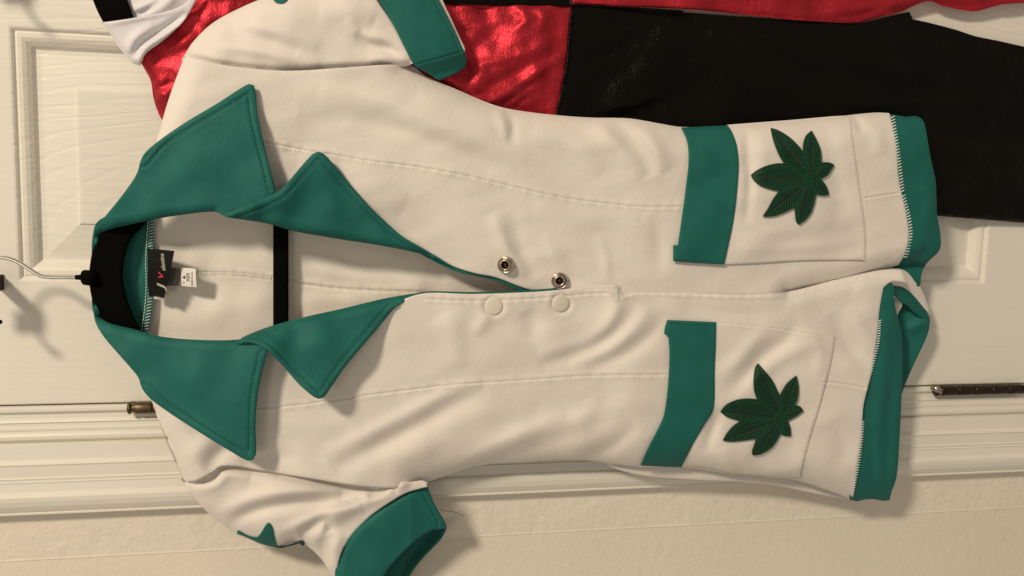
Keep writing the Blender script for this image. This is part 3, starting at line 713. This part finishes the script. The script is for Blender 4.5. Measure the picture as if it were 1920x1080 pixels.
# -- leaf patches
def leaf_patch(H, ctr, sc, org, leaves, label):
    cx, cy = org[0]+ctr[0]/sc, org[1]+ctr[1]/sc
    Hb = lambda x, y: H(x, y)+7
    base = [(cx+14*math.cos(a), cy+14*math.sin(a)) for a in np.linspace(0, 6.283, 12, endpoint=False)]
    root = panel('leaf_patch', base, lambda x, y: Hb(x, y)+2, M_leaf, romper, step=3, T=3, roundr=1, label=label)
    rows = []
    for li, (e1, tip, e2) in enumerate(leaves):
        pts = [(org[0]+p[0]/sc, org[1]+p[1]/sc) for p in e1[::-1]+[tip]+e2]+[(cx, cy)]
        tx, ty = org[0]+tip[0]/sc, org[1]+tip[1]/sc
        ax = np.array([tx-cx, ty-cy]); Ln = np.linalg.norm(ax); ax /= Ln; an = np.array([-ax[1], ax[0]])
        zl = 2.0+li*0.22
        poly = smooth_loop(pts, 3, corner=60)
        def HLf(x, y, ax=ax, an=an, zl=zl, poly=poly, Ln=Ln):
            s = (x-cx)*ax[0]+(y-cy)*ax[1]; t = (x-cx)*an[0]+(y-cy)*an[1]
            d, _, _ = dist_poly(x, y, poly, True)
            q = np.clip((d-2.6)/1.5, 0, 1)
            return Hb(x, y)+zl+q*0.75*np.sin((s-np.abs(t)*0.9)*6.283/6.2)-1.0*np.exp(-(t/1.2)**2)*q-0.8*np.exp(-((d-2.8)/0.8)**2)
        panel('leaflet', pts, HLf, M_leaf, root, step=1.7, T=3.2, roundr=1.2, corner=60)
        k_ = smooth_loop(pts[:-1], 2.5, False, 60); v, f = tube(W(k_[:, 0], k_[:, 1], HLf(k_[:, 0], k_[:, 1])-0.6), 1.5*U, 5); obj('stitched_border', v, f, M_leafedge, root)
        vl = [[(cx+ax[0]*s_, cy+ax[1]*s_) for s_ in np.linspace(6, Ln-5, 12)]]
        for s_ in np.arange(14, Ln-8, 6.2):
            for sd in (-1, 1):
                ws = np.arange(2, 26, 2.0)
                qx = cx+ax[0]*(s_+ws*0.75)+an[0]*ws*sd; qy = cy+ax[1]*(s_+ws*0.75)+an[1]*ws*sd
                bad = ~inside(qx, qy, poly) | (dist_poly(qx, qy, poly, True)[0] < 3.6)
                w_ = ws[np.argmax(bad)] if bad.any() else 26
                w_ -= 2
                if w_ >= 3: vl.append([(cx+ax[0]*(s_+k*0.75)+an[0]*k*sd, cy+ax[1]*(s_+k*0.75)+an[1]*k*sd) for k in np.linspace(0.5, w_, 4)])
        dashes('vein_stitching', vl, up(HLf, 0.1), M_leafvein, root, ln=3.0, gap=0.2, wid=2.1, rise=0.7, jit=0.1)
LU = [([(345, 200), (385, 310), (430, 395), (465, 440)], (325, 103), [(400, 130), (500, 195), (580, 275), (622, 330)]),
      ([(200, 490), (290, 450), (380, 430), (470, 430)], (143, 533), [(170, 580), (240, 630), (330, 660), (415, 674)]),
      ([(300, 840), (350, 750), (405, 675)], (253, 910), [(350, 905), (450, 870), (545, 822)]),
      ([(560, 960), (550, 880), (545, 810)], (583, 982), [(650, 930), (700, 850), (735, 705)]),
      ([(800, 715), (735, 705)], (852, 712), [(830, 640), (775, 565)]),
      ([(840, 530), (775, 565)], (901, 440), [(850, 420), (785, 422)]),
      ([(650, 170), (625, 240), (620, 335)], (697, 128), [(740, 210), (775, 300), (785, 425)])]
LL = [([(425, 150), (412, 260), (420, 360), (450, 450)], (448, 110), [(500, 170), (580, 270), (645, 410)]),
      ([(160, 490), (260, 445), (360, 435), (455, 442)], (108, 550), [(160, 590), (230, 615), (315, 634)]),
      ([(170, 745), (230, 680), (310, 630)], (130, 812), [(200, 820), (320, 810), (440, 790)]),
      ([(400, 910), (420, 850), (438, 785)], (403, 947), [(480, 935), (580, 870), (660, 745)]),
      ([(700, 768), (655, 750)], (747, 772), [(740, 700), (715, 625)]),
      ([(800, 590), (720, 632)], (862, 541), [(830, 505), (775, 500)]),
      ([(720, 290), (680, 350), (645, 410)], (800, 223), [(818, 330), (810, 430), (778, 505)])]
leaf_patch(HU, (690, 580), 4.91, (1380, 220), LU, 'embroidered leaf on the pocket beside the black trousers')
leaf_patch(HL, (670, 610), 4.91, (1330, 660), LL, 'embroidered leaf on the pocket nearer the wall')

# -- collar and lapels
def lin(x, y, pts):
    """smooth scattered height: inverse distance over [(x,y,h)]"""
    num = 0; den = 0
    for (a, b_, c_) in pts:
        wgt = 1/(((x-a)**2+(y-b_)**2)/900+0.4)**1.6; num = num+wgt*c_; den = den+wgt
    return num/den
def collar_piece(name, outline, ctrl, edges, roll, label, seed, st=None):
    E = [smooth_loop(e, 6, False) for e in edges]
    R = smooth_loop(roll, 6, False)
    def H(x, y):
        h = lin(x, y, ctrl)+nz(x, y, 90, seed)*0.7
        d = np.full(np.shape(x), 1e9)
        for e_ in E: d = np.minimum(d, dist_poly(x, y, e_)[0])
        h = h-2.0*np.exp(-((d-12.5)/1.6)**2)+1.3*np.exp(-((d-6.5)/5)**2)+0.6*np.exp(-((d-19)/6)**2)
        h = h+dome(x, y, R, 20, 16)
        return h
    rf = []
    p = panel(name, outline, H, M_teal, romper, step=3.4, T=5.5, roundr=2.6, label=label, corner=38)
    if st: dashes('topstitching', st, lambda x, y: H(x, y)+0.9, M_stitch_t, p, ln=4.2, gap=2.6, wid=1.2, rise=0.5)
    return H
EU1 = [(268, 300), (300, 262), (350, 228), (410, 193), (462, 162)]; EU2 = [(477, 162), (480, 200), (486, 235), (500, 290), (516, 356)]
collar_piece('collar', [(176, 432), (195, 408), (232, 362), (256, 326), (264, 300), (273, 285), (300, 262), (350, 228), (410, 192), (455, 163), (467, 157), (476, 160), (480, 175), (482, 205), (488, 240), (500, 290), (510, 330), (518, 362), (500, 382), (450, 402), (424, 404), (400, 397), (340, 403), (285, 412), (240, 422), (205, 430), (186, 440), (180, 460), (176, 450)],
      [(176, 435, 78), (250, 350, 108), (300, 280, 112), (470, 165, 113), (515, 350, 132), (400, 390, 124), (290, 400, 112), (380, 300, 128), (450, 250, 127), (220, 410, 98)], [EU1, EU2], [(180, 445), (205, 432), (285, 414), (340, 404), (400, 398)],
      'collar half with its point towards the red costume', 41, [[(278, 296), (305, 275), (352, 243), (412, 207), (458, 180)], [(464, 184), (467, 205), (473, 240), (486, 292), (497, 335), (505, 356)]])
collar_piece('lapel', [(414, 402), (440, 394), (480, 378), (520, 360), (538, 343), (562, 315), (586, 289), (597, 284), (608, 289), (630, 313), (660, 350), (690, 384), (720, 413), (755, 443), (800, 470), (835, 491), (850, 502), (820, 487), (800, 479), (760, 469), (700, 458), (640, 449), (550, 433), (500, 419), (450, 411), (425, 407)],
      [(414, 402, 136), (470, 384, 140), (520, 365, 144), (597, 290, 124), (660, 350, 112), (740, 430, 106), (850, 500, 92), (700, 450, 112), (550, 430, 120), (600, 380, 124), (500, 410, 124)], [[(424, 400), (470, 384), (520, 362), (538, 345), (588, 288)], [(606, 288), (660, 350), (720, 413), (800, 470)]], [(450, 413), (550, 434), (640, 450), (800, 480)],
      'lapel with its point beside the stud side seam', 42, [[(440, 408), (480, 393), (526, 374), (548, 352), (595, 303)], [(602, 303), (652, 358), (712, 421), (760, 458)]])
EL1 = [(272, 732), (300, 762), (360, 802), (440, 850), (470, 862)]; EL2 = [(479, 852), (480, 800), (483, 740), (497, 669)]
collar_piece('collar', [(176, 580), (178, 602), (192, 628), (215, 656), (245, 690), (259, 708), (266, 728), (280, 746), (300, 762), (360, 802), (440, 851), (462, 863), (474, 863), (480, 850), (479, 800), (481, 760), (484, 735), (491, 700), (500, 664), (503, 645), (480, 632), (450, 636), (420, 638), (350, 636), (290, 629), (250, 617), (205, 606), (190, 596), (184, 578), (178, 570)],
      [(178, 590, 80), (250, 690, 104), (300, 750, 112), (470, 855, 138), (480, 740, 146), (495, 670, 146), (430, 640, 130), (290, 640, 112), (380, 720, 134), (220, 620, 98)], [EL1, EL2], [(184, 592), (205, 603), (290, 627), (350, 634), (420, 636), (450, 637)],
      'collar half with its point towards the door casing', 43, [[(300, 742), (365, 788), (440, 835), (462, 846)], [(466, 842), (466, 800), (469, 745), (483, 672)]])
collar_piece('lapel', [(420, 640), (445, 638), (462, 629), (500, 614), (560, 597), (640, 579), (720, 560), (772, 551), (800, 547), (770, 558), (750, 571), (735, 583), (700, 625), (650, 684), (622, 724), (608, 744), (598, 748), (588, 744), (560, 720), (530, 686), (505, 661), (490, 650), (470, 643), (440, 641)],
      [(425, 640, 144), (460, 640, 150), (500, 655, 162), (598, 745, 164), (650, 690, 144), (740, 580, 116), (800, 548, 100), (560, 600, 130), (640, 582, 122), (600, 660, 148), (500, 618, 134)], [[(440, 642), (490, 650), (530, 686), (588, 744)], [(608, 744), (650, 684), (700, 625), (740, 578)]], [(440, 639), (500, 615), (640, 580), (780, 550)],
      'lapel with its point beside the cap side seam', 44, [[(452, 632), (480, 638), (503, 649), (524, 667), (548, 695), (572, 719), (595, 731)], [(604, 727), (640, 678), (690, 618), (728, 582)]])
# collar stand inside the neck + overlocked neck seam
HST = lambda x, y: 47+nz(x, y, 80, 45)*0.8+10*np.clip((215-x)/40, 0, 1)
panel('collar_stand', [(177, 425), (190, 410), (230, 395), (284, 396), (281, 440), (277, 480), (277, 530), (274, 580), (266, 628), (230, 640), (190, 618), (176, 590), (172, 560), (184, 520), (172, 480)], HST, M_teal, romper, step=5, T=3)
nl = [(282, 402), (278, 450), (276, 490), (277, 530), (274, 580), (266, 632)]
panel('neck_tape', [(277, 400), (274, 450), (273, 490), (273, 530), (270, 580), (261, 632), (276, 634), (284, 585), (287, 530), (288, 490), (288, 450), (290, 400)], lambda x, y: 51+0*x, M_teal, romper, step=4, T=4)
dashes('overlock_stitching', [[(a+5, b_) for a, b_ in nl]], lambda x, y: 51.6+0*x, M_stitch_b, romper, ln=2.6, gap=3.2, wid=1.2, rise=1.0, perp=True, plen=12, slant=0.35)
dashes('overlock_stitching', [[(a-3, b_) for a, b_ in nl]], lambda x, y: 51.8+0*x, M_stitch_b, romper, ln=5.5, gap=0.6, wid=1.5, rise=1.2)

# -- labels
brand = panel('brand_label', [(276.5, 466), (300, 467.5), (327, 470.5), (323, 490), (317, 516), (311, 545), (307, 560), (300, 557), (292, 555), (279, 556), (277, 530), (277, 500)],
      lambda x, y: 62+(x-277)*0.42+1.5*np.sin((y-470)/18), M_labelblk, romper, step=4, T=1.2, roundr=0.8, corner=30)
panel('label_lining', [(287, 553), (300, 554), (301, 561), (289, 560)], lambda x, y: 61+0*x, M_tag, brand, step=4, T=1)
tagH = lambda x, y: 58+(x-316)*0.28+0.8*np.sin((y-500)/12)
panel('size_tag', [(339, 502), (352, 502.5), (367, 504), (367.5, 520), (368.5, 538.5), (352, 537.5), (340, 536), (339.5, 520)], tagH, M_tag, romper, step=3.5, T=1, roundr=0.6, corner=30)
st = panel('care_tag', [(312, 501), (340, 502.5), (341, 536.5), (312, 535), (308, 520)], lambda x, y: tagH(x, y)-1.5, M_tagback, romper, step=3.5, T=1, roundr=0.6, corner=30)

def text_on(name, s, cx, cy, size, H, material, parent, shear=0.0, adv=None, squash=1.0, ang=0.0):
    """lettering that reads upright in the world (up = picture left); (cx,cy) centre in measured px"""
    cu = bpy.data.curves.new('lettering', 'FONT'); cu.body = s; cu.size = 1; cu.align_x = 'CENTER'; cu.align_y = 'CENTER'; cu.resolution_u = 3; cu.shear = shear; cu.offset = 0.018
    o = bpy.data.objects.new('lettering_src', cu); COL.objects.link(o)
    bpy.context.view_layer.update()
    dg = bpy.context.evaluated_depsgraph_get(); me = o.evaluated_get(dg).to_mesh()
    v = np.array([tuple(p.co) for p in me.vertices]); fs = [tuple(p.vertices) for p in me.polygons]
    o.evaluated_get(dg).to_mesh_clear(); bpy.data.objects.remove(o); bpy.data.curves.remove(cu)
    if not len(v): return
    a = math.radians(ang); X_ = v[:, 0]*size*squash; Y_ = v[:, 1]*size
    tx = X_*math.cos(a)-Y_*math.sin(a); ty = X_*math.sin(a)+Y_*math.cos(a)
    x = cx-ty; y = cy-tx
    return obj(name, W(x, y, H(x, y)+0.35), fs, material, parent, False)
bh = lambda x, y: 62+(x-277)*0.42+1.5*np.sin((y-470)/18)
text_on('lettering', 'J', 302, 538, 19, bh, M_inkcream, brand, shear=0.25, squash=1.7)
text_on('lettering', 'V', 302, 519, 13, up(bh, 0.3), M_inkred, brand, shear=0.3, squash=1.5)
text_on('lettering', 'alentine', 305, 492, 11, up(bh, 0.2), M_inkcream, brand, shear=0.3, squash=0.92, ang=6)
text_on('lettering', 'XS/S', 352.5, 520, 8.5, tagH, M_inkblk, romper)
text_on('lettering', 'MADE IN U.S.A.', 360, 522, 4.2, tagH, M_inkblk, romper, squash=0.95)
text_on('lettering', 'U', 344, 530, 5.5, tagH, M_inkblk, romper)
# small care triangle and bar
tri = np.array([(341.5, 520), (347, 516.5), (347, 523.5)]); obj('care_symbol', W(tri[:, 0], tri[:, 1], tagH(tri[:, 0], tri[:, 1])+0.4), [(0, 2, 1)], M_inkblk, romper, False)
dashes('care_text', [[(318, 508), (318, 530)], [(323, 507), (323, 531)], [(328, 508), (328, 529)], [(333, 507), (333, 531)]], lambda x, y: tagH(x, y)-1.2, M_inkblk, st, ln=4, gap=2, wid=1, rise=0.3)

# -- snaps
def normal_at(H, x, y):
    p0 = W(x, y, float(H(np.array([x]), np.array([y]))[0])); e = 6.0
    a = W(x+e, y, float(H(np.array([x+e]), np.array([y]))[0]))-p0; b_ = W(x, y+e, float(H(np.array([x]), np.array([y+e]))[0]))-p0
    n = np.cross(a, b_); n /= np.linalg.norm(n)
    return p0, (n if n[1] < 0 else -n)
for (x, y, tilt) in ((947, 496, (0.02, 0, 0.0)), (1048, 526, (0.0, 0, 0.0))):
    p, n = normal_at(HU, x, y); n = _n(n+np.array([0.28, 0, 0.22])); p = p+np.array([0, -5*U, 0])
    r = U
    v, f = lathe(p, n, [(15*r, -9*r), (15*r, 0*r), (14.5*r, 1.6*r), (13.2*r, 2.0*r), (11.8*r, 0.6*r), (11.2*r, -0.6*r), (10.6*r, -0.4*r), (10.1*r, 1.5*r), (9.8*r, 5*r), (9.0*r, 6.6*r), (7.8*r, 7.0*r), (6.8*r, 6.2*r), (6.2*r, 3*r), (6.0*r, 0.8*r), (0.3*r, 0.8*r)], 48)
    so = obj('snap_stud', v, f, M_snap, romper)
    v, f = lathe(p, n, [(6.1*r, 0.6*r), (6.0*r, 1.3*r), (3.2*r, 1.4*r), (3.0*r, 3.6*r), (2.2*r, 4.4*r), (0.3*r, 4.6*r)], 32)
    obj('socket_shade', v, f, M_bronze2, so)  # darker metal centre: the shade of the stud's hole put into its colour
M_cap = mat('pearl_enamel_cap', (0.72, 0.68, 0.58), 0.42, spec=0.4)
for (x, y, rx) in ((926, 574, 15.5), (1052, 569, 15.5)):
    p, n = normal_at(HL, x, y); n = _n(n+np.array([0.0, -0.3, 0])); r = U*rx/17; p = p+np.array([0, -0.8*U, 0])
    v, f = lathe(p, n, [(17*r, -5*r), (17*r, -0.7*r), (16.4*r, 0.1*r), (14*r, 0.7*r), (10*r, 1.2*r), (5*r, 1.5*r), (0.3*r, 1.6*r)], 40)
    obj('snap_cap', v, f, M_cap, romper)

# ================================================================== HANGER
def build_hanger(dy, label, bar=True):
    base = W(160, 520, 75); t = thing('clothes_hanger', base+np.array([-dy*U, 0, 0]), label, 'hanger', 'black velvet hangers with wire hooks')
    sh = np.array([-dy*U, 0, 0])
    def add(name, V, Fc, mt): return obj(name, np.array(V)+sh, Fc, mt, t)
    P = smooth_loop([(150, 520.5), (118, 520.2), (88, 519.5), (76, 517), (60, 508), (42, 496), (25, 487.5), (10, 483.5), (0, 483), (-14, 485), (-32, 497), (-42, 518), (-42, 545), (-36, 570), (-22, 590), (-4, 604)], 4, False, 170)
    v, f = tube(W(P[:, 0], P[:, 1], np.linspace(74, 82, len(P))), 3.4*U, 12); add('hook', v, f, M_chrome)
    e = W(P[-1, 0], P[-1, 1], 82); v, f = lathe(e-np.array([0.002, 0, 0.0]), (1, 0, 0), [(0.0003, 0), (0.0026, 0.0006), (0.0034, 0.002), (0.0026, 0.0036), (0.0005, 0.004)], 12); add('hook_tip', v, f, M_black)
    v, f = tube([W(141, 520, 74), W(152, 520, 74), W(153, 520, 74), W(156, 520, 74)], [3.8*U, 4.6*U, 9*U, 12*U], 14)
    v2, f2 = tube([W(153, 520, 74), W(157, 520, 74), W(168, 521, 73), W(180, 522, 72)], [8*U, 12.5*U, 13*U, 13*U], 14)
    v, f = merge([(v, f), (v2, f2)]); add('neck', v, f, M_black)
    return t, sh
hang, sh = build_hanger(0, 'black velvet hanger with a bright wire hook inside the ivory romper')
HH = lambda x, y: 74+nz(x, y, 100, 51)*0.3-0.022*np.abs(y-520)-8*np.clip((x-235)/50, 0, 1)-16*np.clip((np.abs(y-520)-110)/80, 0, 1)
panel('shoulder_bar', [(168, 500), (173, 472), (181, 450), (190, 434), (232, 402), (285, 330), (318, 260), (340, 195), (356, 160), (366, 160), (350, 240), (300, 320), (272, 418), (252, 440), (240, 460), (233, 485), (230, 510), (232, 535), (238, 560), (250, 592), (268, 624), (320, 690), (350, 770), (368, 840), (356, 842), (330, 790), (300, 730), (232, 646), (190, 606), (178, 580), (170, 550), (167, 525)],
      HH, M_black, hang, step=5, T=10, roundr=5)
bx = smooth_loop([(345, 165), (420, 175), (500, 185), (524, 205), (527, 260), (527, 420), (527, 620), (527, 800), (522, 850), (500, 868), (420, 870), (345, 845)], 12, False, 100)
panel('trouser_bar', [(512, 250), (512, 430), (512, 610), (512, 800), (541, 800), (541, 610), (541, 430), (541, 250)], lambda x, y: 64+0*x, M_black, hang, step=6, T=9, roundr=4)

# ================================================================== SECOND COSTUME (behind, partly outside the picture)
costume = thing('jumpsuit', W(700, -60, 30), 'red and black foil jumpsuit with a white neck frill hanging beside the ivory romper', 'jumpsuit')
def HR(x, y):
    h = 26+nz(x, y, 210, 61)*3.5+nz(x, y, 70, 62)*2.0+nz(x, y, 28, 65)*0.6
    for (p, s, a) in (([(900, 205), (960, 170), (1010, 135), (1062, 100)], 10, 9), ([(880, 190), (940, 150), (1000, 118), (1060, 92)], 9, -5), ([(950, 202), (985, 175), (1020, 160)], 6, 5),
                      ([(850, 125), (930, 115), (1020, 92)], 8, 4), ([(890, 20), (900, 50), (885, 90)], 14, 4), ([(860, 190), (930, 130), (985, 70), (1000, 10)], 52, 20), ([(800, 60), (850, 100), (870, 160)], 30, -6), ([(310, 190), (360, 130), (420, 80), (520, 30)], 22, 12), ([(960, 5), (985, 35), (960, 60)], 9, 5), ([(1000, 5), (1020, 30), (1010, 60)], 8, 4), ([(285, 125), (282, 155), (288, 190)], 4, 5),
                      ([(300, 100), (340, 80), (390, 40), (440, 10)], 12, 5), ([(290, 170), (310, 160), (325, 150)], 5, -5), ([(880, 160), (860, 190), (900, 200)], 10, 4), ([(280, 200), (300, 180), (320, 178)], 6, 5)):
        h = h+stroke(x, y, p, s, a)
    return h+dome(x, y, np.array([(265, 122), (283, 153), (290, 190), (300, 222)]), 24, 18)
panel('bodice', [(264, 118), (275, 98), (300, 78), (322, 50), (345, 10), (360, -30), (380, -90), (700, -100), (760, 2), (820, 3), (900, 6), (1000, 9), (1072, 10), (1067, 60), (1063, 110), (1056, 150), (1045, 200), (1036, 245), (900, 300), (600, 300), (330, 260), (303, 224), (294, 205), (287, 180), (283, 153), (276, 138)], HR, M_red, costume, step=5, T=3, label='red foil bodice')
def HK(x, y):
    h = 24+nz(x, y, 320, 63)*3.5+nz(x, y, 110, 64)*1.5
    for (p, s, a) in (([(1080, 95), (1130, 85), (1180, 60), (1220, 20)], 14, 6), ([(1075, 160), (1120, 130), (1200, 90), (1280, 70)], 18, 6), ([(1500, 120), (1600, 80), (1750, 90), (1900, 120)], 22, 5),
                      ([(1740, 395), (1800, 372), (1860, 378), (1925, 388)], 8, -7), ([(1760, 300), (1850, 290), (1950, 300)], 30, 8), ([(1300, 100), (1400, 150), (1550, 170)], 30, 5), ([(1140, 200), (1230, 120), (1290, 40)], 40, 19), ([(1330, 60), (1420, 110), (1500, 190)], 14, 7), ([(1420, 60), (1520, 110), (1640, 120), (1780, 150)], 16, 8), ([(1100, 210), (1200, 190), (1320, 120)], 12, 5), ([(1560, 190), (1700, 200), (1900, 190)], 14, 7), ([(1760, 250), (1840, 262), (1960, 258)], 12, -6), ([(1770, 345), (1860, 335), (1960, 345)], 12, 7), ([(1600, 300), (1750, 330), (1950, 340)], 35, 8)):
        h = h+stroke(x, y, p, s, a)
    return h+dome(x, y, np.array([(1500, 390), (1760, 407), (1860, 414), (1990, 422)]), 20, 12)
panel('trouser_leg', [(1072, 11), (1150, 14), (1280, 23), (1420, 33), (1540, 41), (1612, 43), (1660, 32), (1705, 22), (1712, 36), (1740, 42), (1790, 55), (1830, 68), (1870, 76), (1925, 88), (2060, 110), (2080, 260), (2060, 426), (1920, 418), (1860, 413), (1760, 405), (1600, 392), (1400, 372), (1200, 330), (1036, 290), (1036, 245), (1046, 200), (1058, 150), (1064, 110), (1068, 60)],
      HK, M_blk, costume, step=7, T=3, label='black trouser leg')
panel('trouser_leg', [(1074, -90), (1074, 8), (1150, 11), (1300, 18), (1420, 30), (1500, 38), (1560, 41), (1610, 43), (1650, 32), (1690, 22), (1720, 8), (1745, 2), (1765, 10), (1800, 18), (1830, 21), (1860, 13), (1880, 8), (1930, 5), (2060, 0), (2060, -100)],
      lambda x, y: 33+nz(x, y, 160, 66)*3+nz(x, y, 60, 67)*1.2+stroke(x, y, [(1500, 30), (1580, 18), (1660, 8), (1740, -6)], 8, 6)+stroke(x, y, [(1560, 36), (1620, 28), (1680, 12)], 5, -5)+stroke(x, y, [(1605, 40), (1640, 25), (1700, 0)], 5, 5)+stroke(x, y, [(1740, 2), (1800, 10), (1880, 4)], 6, -4)+dome(x, y, np.array([(1074, 10), (1300, 18), (1610, 44), (1745, 2), (1830, 22), (1930, 5)]), 10, 7), M_red, costume, step=4.5, T=3, label='dark red trouser leg')
panel('bodice', [(780, -90), (820, -3), (823, 3), (900, 6), (1000, 9), (1068, 10), (1073, -90)], lambda x, y: 31+nz(x, y, 80, 68)*1, M_blk, costume, step=6, T=3, label='black foil bodice half')
# piping between the panels
pp = smooth_loop([(1072, 12), (1067, 60), (1063, 110), (1057, 150), (1046, 200), (1038, 240)], 6, False)
v, f = tube(W(pp[:, 0]+1.5, pp[:, 1], HR(pp[:, 0]-4, pp[:, 1])+1), 2.2*U, 8); obj('piping', v, f, M_blk, costume)
pp = smooth_loop([(820, 4), (900, 7), (1000, 10), (1072, 10), (1150, 13), (1280, 21)], 6, False)
v, f = tube(W(pp[:, 0], pp[:, 1], 30+0*pp[:, 0]), 1.8*U, 8); obj('piping', v, f, M_blk, costume)
# white neck frill with black band
def HF(x, y):
    h = 44+nz(x, y, 120, 71)*2+stroke(x, y, [(250, 108), (262, 85), (300, 58), (355, 22)], 7, -10)+stroke(x, y, [(258, 118), (270, 92), (306, 66), (360, 32)], 5, 6)+stroke(x, y, [(200, 45), (260, 34), (330, 20)], 5, 4)+stroke(x, y, [(240, 100), (250, 75), (290, 45)], 9, 5)
    return h+dome(x, y, np.array([(192, 41), (215, 75), (248, 118), (262, 123)]), 14, 9)
panel('neck_frill', [(191, 42), (220, 38), (252, 33), (300, 24), (340, 10), (375, -20), (368, 0), (345, 38), (322, 62), (298, 82), (276, 98), (266, 112), (263, 125), (252, 121), (243, 113), (232, 100), (216, 78), (203, 58)], HF, M_puff, costume, step=4, T=5, roundr=3, label='near layer of the white frill')
panel('neck_frill', [(168, -40), (172, -10), (183, 20), (192, 42), (215, 46), (260, 42), (310, 30), (350, 15), (380, -40)], lambda x, y: 30+nz(x, y, 90, 72)*3+stroke(x, y, [(250, 20), (275, 10), (300, -10)], 9, 7)+stroke(x, y, [(240, 28), (262, 25), (290, 10)], 6, -6)+stroke(x, y, [(270, 30), (300, 15), (330, -10)], 10, 6), M_puff, costume, step=4, T=4, label='far layer of the white frill')
panel('neck_band', [(160, -40), (174, 0), (183, 22), (193, 41), (222, 38), (251, 33), (244, 14), (238, -2), (226, -40)], lambda x, y: 38+0*x, M_black, costume, step=5, T=5, roundr=2)
hang2, sh2 = build_hanger(-532, 'black velvet hanger beyond the picture edge that holds the red and black jumpsuit')
print('objects', len(bpy.data.objects), 'tris', sum(len(o.data.polygons) for o in bpy.data.objects if o.type == 'MESH'))
